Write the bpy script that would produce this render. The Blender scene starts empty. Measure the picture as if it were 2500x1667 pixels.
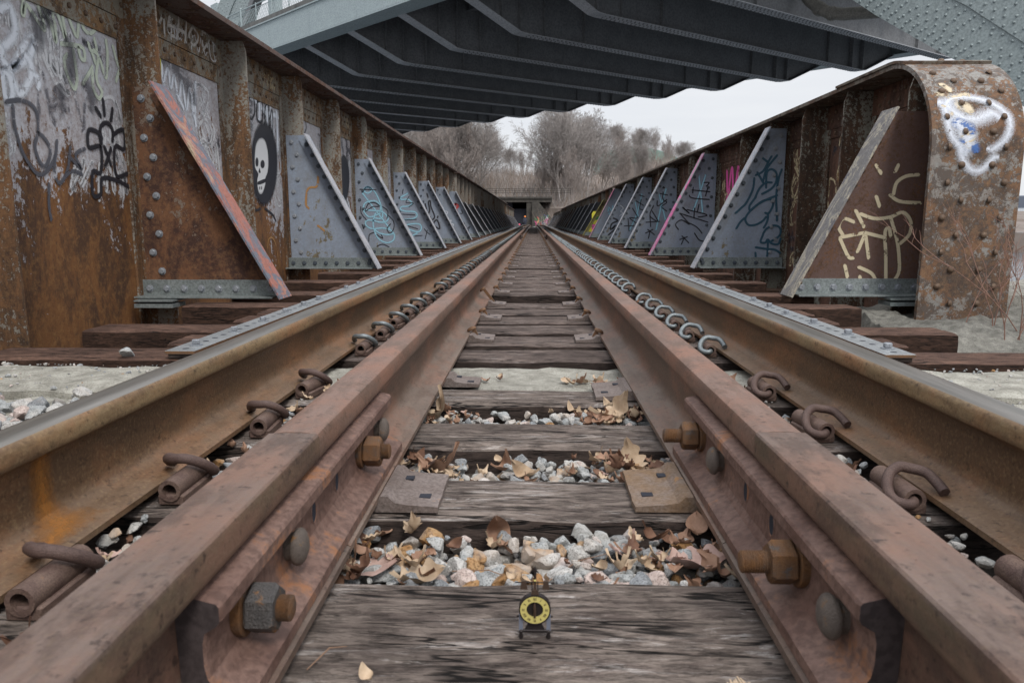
import bpy, math, random
from math import sin, cos, pi, radians, sqrt, atan2
from mathutils import Vector, Matrix, noise

# ------------------------------------------------------------------ camera, sky, sun
scn = bpy.context.scene
C = scn.collection
ZC = 0.495                      # eye height above the tops of the crossties
PITCH, YAW = radians(9.39), radians(1.65)
cam_d = bpy.data.cameras.new('camera')
cam = bpy.data.objects.new('camera', cam_d); C.objects.link(cam)
cam.location = (0, 0, ZC)
cam.rotation_euler = (pi/2 - PITCH, 0, YAW)
cam_d.sensor_width = 36; cam_d.lens = 1780/2500*36
cam_d.clip_start = 0.02; cam_d.clip_end = 6000
cam_d.dof.use_dof = True; cam_d.dof.focus_distance = 3.6; cam_d.dof.aperture_fstop = 13
scn.camera = cam

SUN_EL, SUN_ROT = radians(50), radians(155)
w = bpy.data.worlds.new('World'); scn.world = w; w.use_nodes = True
nt = w.node_tree; N = nt.nodes; Lk = nt.links; N.clear()
out = N.new('ShaderNodeOutputWorld'); bg = N.new('ShaderNodeBackground')
sky = N.new('ShaderNodeTexSky'); sky.sky_type = 'NISHITA'; sky.sun_disc = False
sky.sun_elevation = SUN_EL; sky.sun_rotation = SUN_ROT
tc = N.new('ShaderNodeTexCoord'); mp = N.new('ShaderNodeMapping'); mp.inputs['Scale'].default_value = (1.2, 1.2, 9)
nz = N.new('ShaderNodeTexNoise'); nz.inputs['Scale'].default_value = 1.6; nz.inputs['Detail'].default_value = 6
rp = N.new('ShaderNodeValToRGB'); rp.color_ramp.elements[0].position = .3; rp.color_ramp.elements[1].position = .7
rp.color_ramp.elements[0].color = (4.9, 5.05, 5.4, 1); rp.color_ramp.elements[1].color = (5.95, 6.0, 6.1, 1)
mx = N.new('ShaderNodeMixRGB'); mx.inputs[0].default_value = .93      # overcast cloud sheet over the clear sky
Lk.new(tc.outputs['Generated'], mp.inputs[0]); Lk.new(mp.outputs[0], nz.inputs[0]); Lk.new(nz.outputs[0], rp.inputs[0])
Lk.new(sky.outputs[0], mx.inputs[1]); Lk.new(rp.outputs[0], mx.inputs[2]); 
# an overcast sky is about twice as bright overhead as at the horizon
sx = N.new('ShaderNodeSeparateXYZ'); mr = N.new('ShaderNodeMapRange'); vm = N.new('ShaderNodeVectorMath'); vm.operation = 'SCALE'
mr.inputs['From Min'].default_value = .30; mr.inputs['From Max'].default_value = .95; mr.inputs['To Min'].default_value = 1.; mr.inputs['To Max'].default_value = 2.3
Lk.new(tc.outputs['Generated'], sx.inputs[0]); Lk.new(sx.outputs[2], mr.inputs[0]); Lk.new(mx.outputs[0], vm.inputs[0]); Lk.new(mr.outputs[0], vm.inputs['Scale']); Lk.new(vm.outputs[0], bg.inputs[0])
bg.inputs[1].default_value = 0.1
Lk.new(bg.outputs[0], out.inputs[0])
sun_d = bpy.data.lights.new('sun', 'SUN'); sun_d.energy = 1.5; sun_d.angle = radians(14); sun_d.color = (1, .96, .9)
sun = bpy.data.objects.new('sun', sun_d); C.objects.link(sun)
sun.rotation_euler = (pi/2 - SUN_EL, 0, pi - SUN_ROT)
sun.location = (0, 0, 40)
scn.view_settings.view_transform = 'Standard'; scn.view_settings.look = 'None'
scn.view_settings.gamma = 1; scn.view_settings.exposure = 0.62
scn.view_settings.use_curve_mapping = False
scn.cycles.max_bounces = 6; scn.cycles.transparent_max_bounces = 12
R = random.Random(7)

# ------------------------------------------------------------------ materials
def hexc(c): return (c[0], c[1], c[2], 1)
class Mat:
    def __init__(s, name):
        s.m = bpy.data.materials.new(name); s.m.use_nodes = True
        s.t = s.m.node_tree; s.N = s.t.nodes; s.L = s.t.links
        s.b = s.N['Principled BSDF']
        s.oi = None
    def n(s, t, **k):
        x = s.N.new(t)
        for a, v in k.items():
            if hasattr(x, a): setattr(x, a, v)
            else: x.inputs[a].default_value = v
        return x
    def l(s, a, b): s.L.new(a, b)
    def coords(s, scale=(1, 1, 1), jitter=True):
        tc = s.n('ShaderNodeTexCoord'); mp = s.n('ShaderNodeMapping'); mp.inputs['Scale'].default_value = scale
        s.l(tc.outputs['Object'], mp.inputs[0])
        if jitter:
            if s.oi is None: s.oi = s.n('ShaderNodeObjectInfo')
            mu = s.n('ShaderNodeMath', operation='MULTIPLY'); mu.inputs[1].default_value = 37.
            s.l(s.oi.outputs['Random'], mu.inputs[0]); s.l(mu.outputs[0], mp.inputs['Location'])
        return mp.outputs[0]
    def noise(s, scale, vec, detail=6, rough=.6, dist=0):
        x = s.n('ShaderNodeTexNoise'); x.inputs['Scale'].default_value = scale; x.inputs['Detail'].default_value = detail
        x.inputs['Roughness'].default_value = rough; x.inputs['Distortion'].default_value = dist
        s.l(vec, x.inputs['Vector']); return x.outputs[0]
    def ramp(s, f, stops, const=False):
        r = s.n('ShaderNodeValToRGB'); cr = r.color_ramp
        if const: cr.interpolation = 'CONSTANT'
        while len(cr.elements) < len(stops): cr.elements.new(.5)
        for e, (p, c) in zip(cr.elements, stops):
            e.position = p; e.color = (c, c, c, 1) if not hasattr(c, '__len__') else hexc(c)
        s.l(f, r.inputs[0]); return r.outputs[0]
    def mix(s, f, a, b, mode='MIX'):
        x = s.n('ShaderNodeMixRGB', blend_type=mode)
        for i, v in ((0, f), (1, a), (2, b)):
            if hasattr(v, 'default_value') or hasattr(v, 'is_linked'): s.l(v, x.inputs[i])
            elif i == 0: x.inputs[0].default_value = v
            else: x.inputs[i].default_value = hexc(v)
        return x.outputs[0]
    def math(s, op, a, b=None):
        x = s.n('ShaderNodeMath', operation=op)
        for i, v in enumerate((a, b)):
            if v is None: continue
            if hasattr(v, 'is_linked'): s.l(v, x.inputs[i])
            else: x.inputs[i].default_value = v
        return x.outputs[0]
    def fin(s, col=None, rough=.8, metal=0, bump=None, bs=.3, bd=.01, spec=.5):
        if col is not None:
            if hasattr(col, 'is_linked'): s.l(col, s.b.inputs['Base Color'])
            else: s.b.inputs['Base Color'].default_value = hexc(col)
        if hasattr(rough, 'is_linked'): s.l(rough, s.b.inputs['Roughness'])
        else: s.b.inputs['Roughness'].default_value = rough
        if hasattr(metal, 'is_linked'): s.l(metal, s.b.inputs['Metallic'])
        else: s.b.inputs['Metallic'].default_value = metal
        s.b.inputs['Specular IOR Level'].default_value = spec
        if bump is not None:
            b = s.n('ShaderNodeBump'); b.inputs['Strength'].default_value = bs; b.inputs['Distance'].default_value = bd
            s.l(bump, b.inputs['Height']); s.l(b.outputs[0], s.b.inputs['Normal'])
        return s.m

def rusty(name, paint, rust=(.17, .075, .03), dark=(.045, .024, .016), amt=.5, scale=2.2, zbias=0., streak=3.5, rough=.75, flake=None, fine=.25, zmid=.8, speck=.5, drip=.25):
    """old paint breaking up into rust; amt 0..1 how much rust, zbias more rust towards the bottom"""
    M = Mat(name); v = M.coords((1, 1, 1/streak)); v2 = M.coords(); v3 = M.coords((1, 1, .09))
    a = M.noise(scale, v, 10, .72, .4); b = M.noise(scale*12, v2, 6, .75); d = M.noise(scale*2.2, v, 9, .75, .3); e = M.noise(48, v2, 5, .75); f = M.noise(scale*6, v3, 6, .7)
    s = M.math('ADD', a, M.math('MULTIPLY', M.math('SUBTRACT', b, .5), fine*1.5))
    s = M.math('ADD', s, M.math('MULTIPLY', M.math('SUBTRACT', f, .5), drip))
    if zbias:
        tc = M.n('ShaderNodeTexCoord'); sp = M.n('ShaderNodeSeparateXYZ'); M.l(tc.outputs['Object'], sp.inputs[0])
        s = M.math('SUBTRACT', s, M.math('MULTIPLY', M.math('SUBTRACT', sp.outputs[2], zmid), zbias))
    th = 1-amt
    mask = M.ramp(s, [(max(0, th-.012), 0.), (min(1, th+.012), 1.)])
    rc = M.mix(M.ramp(d, [(.44, 0.), (.56, 1.)]), rust, dark)
    rc = M.mix(M.ramp(b, [(.48, 0.), (.70, .65)]), rc, (rust[0]*1.55, rust[1]*1.8, rust[2]*1.8))
    rc = M.mix(M.ramp(e, [(.30, .8), (.46, 0.)]), rc, dark)
    rc = M.mix(M.ramp(f, [(.54, 0.), (.70, .45)]), rc, tuple(q*.8 for q in dark))
    pc = M.mix(M.ramp(a, [(.3, 0.), (.7, 1.)]), tuple(x*.8 for x in paint), tuple(min(1, x*1.12) for x in paint))
    pc = M.mix(M.ramp(d, [(.46, 0.), (.66, .55)]), pc, tuple(r_*.5+p*.42 for r_, p in zip(rust, paint)))
    pc = M.mix(M.ramp(M.math('ADD', e, M.math('MULTIPLY', a, .35)), [(.60, 0.), (.80, speck)] if speck else [(0, 0.), (1, 0.)]), pc, tuple(q*.55+w_*.3 for q, w_ in zip(rust, dark)))
    pc = M.mix(M.ramp(f, [(.55, 0.), (.75, .35)]), pc, tuple(x*.5 for x in paint))
    if flake: pc = M.mix(M.ramp(M.noise(scale*3.4, v2, 10, .8, .6), [(.49, 0.), (.51, 1.)]), pc, flake)
    col = M.mix(mask, pc, rc)
    h = M.mix(mask, M.mix(.3, (.7, .7, .7), e), M.mix(.5, e, b))
    return M.fin(col, M.math('ADD', M.math('MULTIPLY', mask, .25), rough-.2), 0, h, .6, .007, .35)

def plainsteel(name, c1, c2, rust=.0, scale=6, rough=.5, metal=.3, rc=(.2, .08, .03), bump=.1, bd=.002):
    M = Mat(name); v = M.coords()
    a = M.noise(scale, v, 8, .65); b = M.noise(scale*11, v, 5, .6)
    col = M.mix(M.ramp(a, [(.35, 0.), (.65, 1.)]), c1, c2)
    col = M.mix(M.ramp(b, [(.40, .55), (.58, 0.)]), col, tuple(x*.5 for x in c1))
    if rust: col = M.mix(M.ramp(M.math('ADD', a, M.math('MULTIPLY', b, .25)), [(.97-rust*.5, 0.), (1.05-rust*.5, .9)]), col, rc)
    return M.fin(col, rough, metal, b, bump*3, bd, .4)

def railmat(name, head, web, base, top, zt=.181, spots=(.30, .12, .05), rough=.62, orange=.0, metal=.0):
    """long-grained rust on a rolled rail; bands: wheel-dusted head, web darkened partly for its shading, foot"""
    M = Mat(name); v = M.coords((1, .12, 1), False); v2 = M.coords((1, 1, 1), False)
    tc = M.n('ShaderNodeTexCoord'); sp = M.n('ShaderNodeSeparateXYZ'); M.l(tc.outputs['Object'], sp.inputs[0])
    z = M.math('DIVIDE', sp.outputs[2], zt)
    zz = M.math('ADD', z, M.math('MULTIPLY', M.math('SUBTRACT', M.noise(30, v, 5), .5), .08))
    col = M.ramp(zz, [(0, base), (.2, base), (.34, web), (.74, web), (.80, head), (.955, head), (.985, top)])  # web tone: own brown rust, partly shading put into the colour
    n1 = M.noise(22, v, 8, .7); n2 = M.noise(150, v2, 6, .7); n3 = M.noise(5.5, M.coords((1, .45, 1), False), 8, .72)
    col = M.mix(M.ramp(n1, [(.38, .5), (.58, 0.)]), col, tuple(x*.6 for x in web))
    col = M.mix(M.ramp(n3, [(.46, 0.), (.62, .7)]), col, spots)
    n4 = M.noise(15, M.coords((1, .4, 1), False), 9, .75)
    col = M.mix(M.ramp(n4, [(.50, 0.), (.60, .65)]), col, tuple(q*.9 for q in web))
    n5 = M.noise(75, v2, 5, .7)
    col = M.mix(M.ramp(n5, [(.33, .75), (.43, 0.)]), col, tuple(q*.4 for q in web))
    col = M.mix(M.ramp(n2, [(.52, 0.), (.68, .35)]), col, tuple(min(1, x*1.5) for x in head))
    # vertical rust runs on the web
    vs = M.coords((1, 1, .05), False); st = M.noise(26, vs, 6, .7)
    col = M.mix(M.ramp(st, [(.56, 0.), (.75, .35)]), col, (spots[0]*.75, spots[1]*.8, spots[2]*.8))
    return M.fin(col, rough, metal, M.mix(.5, n2, n5), .5, .003, .35)

def woodmat(name, c_hi, c_lo, crack=(.014, .011, .010), scale=1., axis=0, grain=1., rustspot=False, white=0.):
    """weathered timber: long grain, short dark checks, silvered ridges"""
    M = Mat(name)
    def cc(al, ac): s = [ac*scale]*3; s[axis] = al*scale; return M.coords(tuple(s))
    a = M.noise(1., cc(9, 44), 10, .8, .5); b = M.noise(1., cc(20, 120), 6, .72, .25); c = M.noise(3.6, cc(1, 1.6), 6, .65); w_ = M.noise(1., cc(5, 30), 10, .82, .9); ch = M.noise(1., cc(30, 80), 3, .6)
    col = M.mix(M.ramp(a, [(.42, 0.), (.57, 1.)]), c_lo, c_hi)
    col = M.mix(M.ramp(c, [(.36, .65), (.60, 0.)]), col, tuple(x*.62 for x in c_lo))
    if white: col = M.mix(M.ramp(M.math('ADD', w_, M.math('MULTIPLY', c, .35)), [(.73, 0.), (.83, white)]), col, (.46, .43, .41))
    col = M.mix(M.ramp(b, [(.32, .9), (.44, 0.)]), col, crack)
    col = M.mix(M.ramp(ch, [(.28, .9), (.36, 0.)]), col, crack)
    sp_ = M.math('ABSOLUTE', M.math('SUBTRACT', M.noise(1., cc(1.6, 17), 4, .6, .35), .5))
    gate = M.ramp(M.noise(1., cc(2.3, 8), 3, .5), [(.47, 0.), (.53, 1.)])
    split = M.math('MULTIPLY', M.ramp(sp_, [(.004, 1.), (.016, 0.)]), gate)
    col = M.mix(split, col, tuple(x*.6 for x in crack))
    h = M.math('SUBTRACT', M.mix(.5, M.ramp(b, [(.28, 0.), (.5, 1.)]), a), split)
    return M.fin(col, .9, 0, h, grain, .006, .2)

def stonemat(name, c1, c2, c3, sc=60):
    M = Mat(name); v = M.coords((1, 1, 1))
    a = M.noise(sc, v, 6, .7); b = M.noise(sc*6, v, 4, .6); c = M.noise(9, v, 3)
    col = M.mix(M.ramp(a, [(.4, 0.), (.6, 1.)]), c1, c2)
    col = M.mix(M.ramp(b, [(.40, .75), (.50, 0.)]), col, tuple(x*.4 for x in c1))
    col = M.mix(M.ramp(c, [(.5, 0.), (.66, .7)]), col, c3)
    return M.fin(col, .88, 0, b, .35, .002, .3)

def concmat(name, c1, c2, sc=9, mott=(.08, .08, .07), bd=.01):
    M = Mat(name); v = M.coords((1, 1, 1), False)
    a = M.noise(sc, v, 9, .7); b = M.noise(sc*12, v, 5, .7); c = M.noise(1.7, v, 5)
    col = M.mix(M.ramp(a, [(.35, 0.), (.65, 1.)]), c1, c2)
    col = M.mix(M.ramp(b, [(.32, .7), (.5, 0.)]), col, mott)
    col = M.mix(M.ramp(c, [(.5, 0.), (.7, .5)]), col, tuple(x*.55 for x in c1))
    return M.fin(col, .92, 0, M.mix(.5, a, b), .8, bd, .2)

def paint(name, col, wear=.35, soft=.35, sc=16, rough=.6, op=1.):
    """sprayed paint film: fades at the stroke edge (uv v) and is chipped by noise"""
    M = Mat(name); M.b.inputs['Base Color'].default_value = hexc(col)
    uv = M.n('ShaderNodeUVMap'); sp = M.n('ShaderNodeSeparateXYZ'); M.l(uv.outputs[0], sp.inputs[0])
    e = M.math('MULTIPLY', M.math('ABSOLUTE', M.math('SUBTRACT', sp.outputs[1], .5)), 2.)
    v = M.coords((1, 1, 1), False); n = M.noise(sc, v, 8, .75); n2 = M.noise(sc*7, v, 5, .7)
    e2 = M.math('ADD', e, M.math('MULTIPLY', M.math('SUBTRACT', n2, .5), soft*1.2))
    a = M.ramp(e2, [(1-soft, 1.), (1., 0.)])
    wr = M.ramp(n, [(wear, 0.), (wear+.07, 1.)])
    al = M.math('MULTIPLY', M.math('MULTIPLY', a, wr), op)
    M.l(al, M.b.inputs['Alpha'])
    M.b.inputs['Roughness'].default_value = rough
    return M.m

def foliage(name, c1, c2, sc=8):
    M = Mat(name); v = M.coords(); a = M.noise(sc, v, 5)
    return M.fin(M.mix(M.ramp(a, [(.35, 0.), (.65, 1.)]), c1, c2), .9, 0, None, spec=.2)

m = {}
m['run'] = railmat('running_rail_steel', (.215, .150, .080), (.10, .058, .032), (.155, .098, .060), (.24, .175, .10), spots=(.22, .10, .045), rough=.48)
M = Mat('polished_rail_top'); v = M.coords((1, .05, 1), False); a = M.noise(60, v, 6, .6); b = M.noise(8, v, 4, .6)
m['shine'] = M.fin(M.mix(M.ramp(a, [(.35, 0.), (.7, 1.)]), (.13, .12, .105), (.22, .205, .185)), M.ramp(b, [(.3, .30), (.7, .45)]), .6, a, .05, .001)
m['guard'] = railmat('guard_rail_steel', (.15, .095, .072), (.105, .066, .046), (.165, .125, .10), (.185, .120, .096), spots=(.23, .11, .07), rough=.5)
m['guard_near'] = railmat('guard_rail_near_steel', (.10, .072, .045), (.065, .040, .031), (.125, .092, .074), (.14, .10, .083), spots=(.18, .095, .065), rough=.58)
m['bar'] = plainsteel('joint_bar_rust', (.12, .065, .050), (.215, .135, .108), .55, 8, .62, .1, (.25, .11, .05), .22, .003)
m['barend'] = plainsteel('joint_bar_sawn_end', (.045, .035, .035), (.07, .055, .055), .0, 9, .6, .2)
m['nut'] = plainsteel('nut_rust', (.075, .07, .068), (.11, .10, .095), .55, 38, .55, .3, (.26, .115, .03), .5, .002)
m['nutorange'] = plainsteel('nut_orange_rust', (.20, .09, .03), (.12, .075, .05), .5, 60, .6, .15, (.095, .085, .08), .5, .002)
m['button'] = plainsteel('bolt_head_rust', (.13, .105, .09), (.19, .155, .13), .5, 60, .6, .2, (.26, .12, .03), .5, .002)
m['tieplate'] = plainsteel('tie_plate_steel', (.15, .115, .10), (.23, .19, .175), .35, 14, .6, .2, (.28, .12, .03), .3, .002)
m['tieplate_orange'] = plainsteel('tie_plate_orange', (.20, .125, .07), (.21, .17, .15), .45, 16, .65, .15, (.32, .15, .03), .3, .002)
m['spike'] = plainsteel('spike_rust', (.20, .10, .045), (.10, .065, .045), .4, 60, .65, .15, (.3, .13, .03), .3, .001)
m['clip_rust'] = plainsteel('clip_rust', (.085, .052, .045), (.13, .085, .072), .35, 45, .65, .1, (.2, .1, .06), .5, .001)
m['clip_grey'] = plainsteel('clip_galvanised', (.16, .18, .19), (.26, .29, .30), .15, 60, .45, .5)
m['shoulder'] = plainsteel('clip_shoulder', (.10, .06, .05), (.17, .115, .09), .35, 40, .7, .1, (.2, .1, .05), .4, .001)
m['strap'] = plainsteel('galvanised_strap', (.27, .29, .30), (.40, .42, .43), .22, 12, .42, .5, (.30, .19, .10))
m['angle'] = plainsteel('galvanised_angle', (.20, .23, .23), (.30, .33, .33), .25, 7, .5, .4, (.22, .17, .08))
m['hex'] = plainsteel('galvanised_bolt', (.24, .26, .29), (.36, .38, .41), .0, 20, .5, .35)
m['hexdark'] = plainsteel('dark_bolt', (.07, .085, .105), (.13, .15, .175), .15, 20, .5, .4, (.2, .12, .05))
m['wood'] = woodmat('weathered_tie', (.25, .205, .175), (.10, .076, .066), white=.5)
m['wood_near'] = woodmat('weathered_tie_near', (.225, .185, .16), (.095, .074, .065), white=.8)
m['wood_deck'] = woodmat('deck_tie', (.175, .135, .118), (.070, .053, .047), white=.25)
m['wood_brown'] = woodmat('creosoted_long_tie', (.155, .090, .065), (.065, .036, .027), scale=1.2)
m['wood_brown_side'] = woodmat('creosoted_long_tie_shaded_side', (.072, .040, .028), (.032, .018, .013), scale=1.4)  # darker copy of the long tie brown, shade on the sides painted in
m['wood_side'] = woodmat('creosoted_shaded_tie_side', (.075, .055, .047), (.035, .026, .023))  # creosote brown, darkened further for the shade between ties
m['web_near'] = rusty('girder_web_grey', (.50, .51, .55), (.18, .080, .030), (.075, .038, .022), .485, 1.9, .24, 2.2, .7, fine=.32, zmid=.75)
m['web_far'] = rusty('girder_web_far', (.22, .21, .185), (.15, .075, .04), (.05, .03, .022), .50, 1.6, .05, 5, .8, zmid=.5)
m['web_right'] = rusty('girder_web_brown', (.17, .15, .13), (.115, .055, .035), (.05, .026, .018), .60, 2.6, .0, 3, .8)
m['stiff'] = rusty('girder_stiffener', (.27, .265, .235), (.145, .072, .034), (.05, .03, .02), .53, 3.4, .06, 2.5, .75, zmid=.9, fine=.6)
m['stiff_r'] = rusty('girder_stiffener_right', (.26, .26, .22), (.085, .045, .028), (.035, .022, .015), .52, 3.2, 0, 4, .8, fine=.7)
m['flange'] = rusty('girder_flange', (.12, .09, .08), (.13, .062, .042), (.05, .032, .025), .5, 5, 0, 1, .8)
m['flange_r'] = rusty('girder_flange_right', (.16, .14, .11), (.10, .06, .04), (.045, .032, .024), .5, 5, 0, 1, .8)
m['angle_old'] = rusty('girder_flange_angle', (.24, .235, .20), (.20, .11, .05), (.06, .038, .025), .50, 5, 0, 1, .75, fine=.5)
m['brace_rusty'] = rusty('brace_plate_rusty', (.22, .18, .145), (.145, .066, .033), (.05, .024, .018), .66, 2.6, .12, 1.6, .75, fine=.5, zmid=.6)
m['brace_brown'] = rusty('brace_plate_brown', (.125, .078, .068), (.13, .062, .035), (.05, .028, .02), .42, 4.2, 0, 1.2, .7, fine=.8, drip=.05)
m['brace_grey'] = rusty('brace_plate_grey', (.25, .295, .37), (.17, .135, .08), (.10, .08, .06), .33, 1.8, .12, 1.5, .65, fine=.15, zmid=.5, speck=.25)
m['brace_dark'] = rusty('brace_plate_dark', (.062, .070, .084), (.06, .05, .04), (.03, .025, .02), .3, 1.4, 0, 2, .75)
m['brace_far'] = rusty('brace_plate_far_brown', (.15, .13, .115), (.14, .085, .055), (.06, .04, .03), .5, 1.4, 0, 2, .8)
m['brace_yellow'] = rusty('brace_plate_yellow', (.30, .28, .10), (.14, .11, .06), (.06, .05, .04), .42, 3, -.25, 1, .8, zmid=.5)
def edge(name, base, cols, sc=4):
    M = Mat(name); v = M.coords((1, 1, .35)); col = None; a = M.noise(sc, v, 8, .7, 1.2)
    col = M.ramp(a, [(.2, base)]+[(p, c) for p, c in cols], False)
    b = M.noise(sc*12, M.coords(), 5, .7)
    return M.fin(M.mix(M.ramp(b, [(.35, .6), (.55, 0.)]), col, tuple(x*.45 for x in base)), .7, 0, b, .4, .004, .3)
m['edge_red'] = edge('brace_edge_red_blue', (.33, .14, .11), [(.47, (.33, .14, .11)), (.50, (.12, .15, .19)), (.56, (.13, .16, .20)), (.58, (.35, .16, .13)), (.7, (.38, .32, .22))])
m['edge_cream'] = edge('brace_edge_cream', (.14, .14, .15), [(.42, (.13, .12, .13)), (.47, (.42, .38, .29)), (.52, (.20, .19, .19)), (.6, (.16, .15, .14)), (.66, (.40, .36, .30))], 6)
m['edge_grey'] = edge('brace_edge_grey', (.28, .29, .32), [(.4, (.24, .26, .29)), (.5, (.42, .41, .43)), (.6, (.28, .32, .38)), (.7, (.45, .40, .33))], 6)
m['edge_pink'] = edge('brace_edge_pink', (.5, .15, .24), [(.45, (.5, .15, .26)), (.55, (.35, .30, .33))], 3)
m['edge_greypink'] = edge('brace_edge_grey_pink', (.30, .31, .33), [(.44, (.30, .31, .33)), (.47, (.62, .13, .33)), (.53, (.62, .16, .36)), (.56, (.33, .33, .35))], 2.2)
m['edge_yellow'] = edge('brace_edge_yellow', (.35, .31, .08), [(.5, (.30, .26, .09)), (.6, (.15, .13, .08))], 3)
m['endpost'] = rusty('end_plate_flaking', (.245, .24, .225), (.155, .082, .046), (.065, .045, .035), .51, 3.0, .05, 1., .8, flake=(.085, .066, .055), fine=.7, zmid=.55, drip=.05)
m['rivet_r'] = plainsteel('rivet_brown', (.10, .065, .045), (.17, .11, .07), .3, 50, .55, .2, (.25, .13, .04), .4, .001)
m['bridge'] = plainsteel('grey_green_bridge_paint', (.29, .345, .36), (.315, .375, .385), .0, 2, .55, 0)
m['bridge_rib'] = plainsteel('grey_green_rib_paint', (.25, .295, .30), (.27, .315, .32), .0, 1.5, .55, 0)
m['bridge_dark'] = plainsteel('shaded_bridge_paint', (.13, .135, .142), (.17, .175, .185), .2, 1.2, .6, 0)  # underside steel darkened in its colour for the shade below the deck
m['bridge_flange'] = plainsteel('lit_bridge_flange_paint', (.30, .31, .33), (.38, .39, .41), .1, 1.5, .6, 0, (.16, .10, .07))  # flange undersides made lighter: light from below put into the colour
m['deck'] = concmat('bridge_deck_concrete', (.10, .10, .10), (.16, .16, .155), 1.2)
m['pipe'] = plainsteel('old_drain_pipe', (.14, .135, .12), (.21, .20, .18), .2, 2, .6, 0, (.15, .10, .06))
m['conc_pale'] = concmat('pale_concrete', (.22, .21, .18), (.46, .445, .39), 17, (.08, .075, .06), .016)
m['conc_bank'] = concmat('crumbling_concrete', (.13, .125, .11), (.31, .30, .265), 16, (.035, .035, .03), .03)
m['conc_old'] = concmat('weathered_concrete', (.20, .19, .165), (.36, .345, .31), 9, (.05, .05, .045), .02)
m['soil'] = concmat('dark_soil_and_grit', (.055, .047, .04), (.10, .085, .07), 14, (.02, .018, .015))
m['stone_a'] = stonemat('granite_grey', (.24, .25, .25), (.37, .38, .38), (.40, .37, .33))
m['stone_b'] = stonemat('granite_pale', (.33, .32, .305), (.47, .46, .44), (.38, .31, .25))
m['stone_c'] = stonemat('granite_dark', (.17, .18, .19), (.27, .28, .29), (.22, .19, .16))
m['stone_d'] = stonemat('stained_stone', (.25, .13, .05), (.36, .23, .12), (.38, .35, .32), 25)
m['stone_e'] = stonemat('pinkish_granite', (.38, .30, .27), (.52, .44, .40), (.45, .44, .42))
def leafmat(name, c1, c2):
    M = Mat(name); v = M.coords(); a = M.noise(30, v, 6, .7)
    tc = M.n('ShaderNodeTexCoord')
    col = M.mix(M.ramp(a, [(.35, 0.), (.65, 1.)]), c1, c2)
    return M.fin(col, .7, 0, M.noise(200, v, 3), .3, .001, .3)
m['leaf_a'] = leafmat('dry_leaf_tan', (.33, .235, .155), (.50, .39, .28))
m['leaf_b'] = leafmat('dry_leaf_brown', (.20, .11, .07), (.31, .19, .13))
m['leaf_c'] = leafmat('dry_leaf_pink', (.34, .225, .19), (.46, .33, .285))
m['leaf_d'] = leafmat('dry_leaf_dark', (.10, .05, .035), (.17, .09, .055))
m['twig'] = foliage('twig_bark', (.16, .10, .07), (.24, .15, .10), 40)
m['redtwig'] = foliage('red_shrub_stem', (.19, .10, .08), (.27, .17, .13), 40)
m['bark'] = foliage('grey_bark', (.23, .21, .20), (.33, .305, .29), 2)  # tree barks lightened and greyed, distance haze put into the colour
m['bark2'] = foliage('brown_bark', (.22, .19, .175), (.30, .265, .245), 2)
m['hill'] = foliage('leafless_hillside', (.15, .125, .11), (.22, .185, .165), .35)
m['scrub'] = foliage('dry_scrub', (.20, .145, .11), (.28, .215, .165), 1)
m['green'] = foliage('distant_green_roof', (.16, .29, .25), (.20, .34, .30), .3)
m['whitewall'] = plainsteel('pale_wall', (.42, .44, .46), (.52, .54, .56), 0, .3, .8, 0)
m['brick'] = plainsteel('brick_wall', (.20, .11, .085), (.27, .15, .115), 0, .3, .8, 0)
m['glass'] = plainsteel('dark_window', (.06, .075, .09), (.09, .11, .13), 0, .5, .25, 0)
m['tunnel'] = plainsteel('dark_opening', (.018, .02, .03), (.03, .033, .045), 0, .5, .9, 0)  # near-black stands in for the shade inside holes and the underpass opening
m['shore'] = foliage('far_shore', (.10, .115, .15), (.13, .145, .18), .01)
M = Mat('river_water'); v = M.coords((.15, 1, 1), False); a = M.noise(.8, v, 5)
m['water'] = M.fin((.10, .12, .14), .16, 0, a, .35, .3, .5)
m['sooty'] = concmat('sooty_concrete', (.045, .042, .04), (.08, .074, .066), 2)
m['track_ground'] = concmat('track_bed', (.16, .13, .10), (.24, .20, .17), 1.2)
P = {}
for k, c, wr, sf, op in [('white', (.66, .70, .76), .36, .75, 1), ('palegreen', (.50, .56, .46), .36, .4, .95), ('shade', (.075, .075, .09), .42, .8, .6),
        ('greyline', (.075, .078, .095), .38, .45, .9), ('black', (.018, .018, .024), .30, .45, 1), ('greywhite', (.50, .48, .45), .40, .4, .9), ('yellow', (.60, .55, .05), .3, .12, 1),
 ('rustrun', (.30, .12, .02), .30, 1.1, .75), ('mist', (.66, .70, .78), .33, 1.15, .85), ('scrawl', (.62, .63, .65), .42, .6, .85), ('scrawldark', (.09, .09, .11), .47, .7, .6), ('scrawlcream', (.58, .48, .30), .44, .5, .85),
        ('ochre', (.42, .22, .07), .40, .5, .8), ('blue', (.28, .52, .64), .30, .7, .95), ('teal', (.018, .07, .11), .28, .35, 1), ('red', (.42, .06, .06), .35, .4, 1),
        ('cream', (.56, .48, .33), .385, .3, 1), ('bluepaint', (.05, .13, .36), .40, .7, .9), ('creampaint', (.55, .46, .32), .42, .6, 1), ('pink', (.62, .07, .30), .24, .3, 1), ('green', (.05, .22, .08), .36, .4, 1)]:
    P[k] = paint('spray_paint_'+k, c, wr, sf, op=op)
P['black_fill'] = paint('spray_paint_black_fill', (.016, .017, .024), .18, .16); P['white_fill'] = paint('spray_paint_white_fill', (.60, .61, .62), .26, .12)
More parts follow.
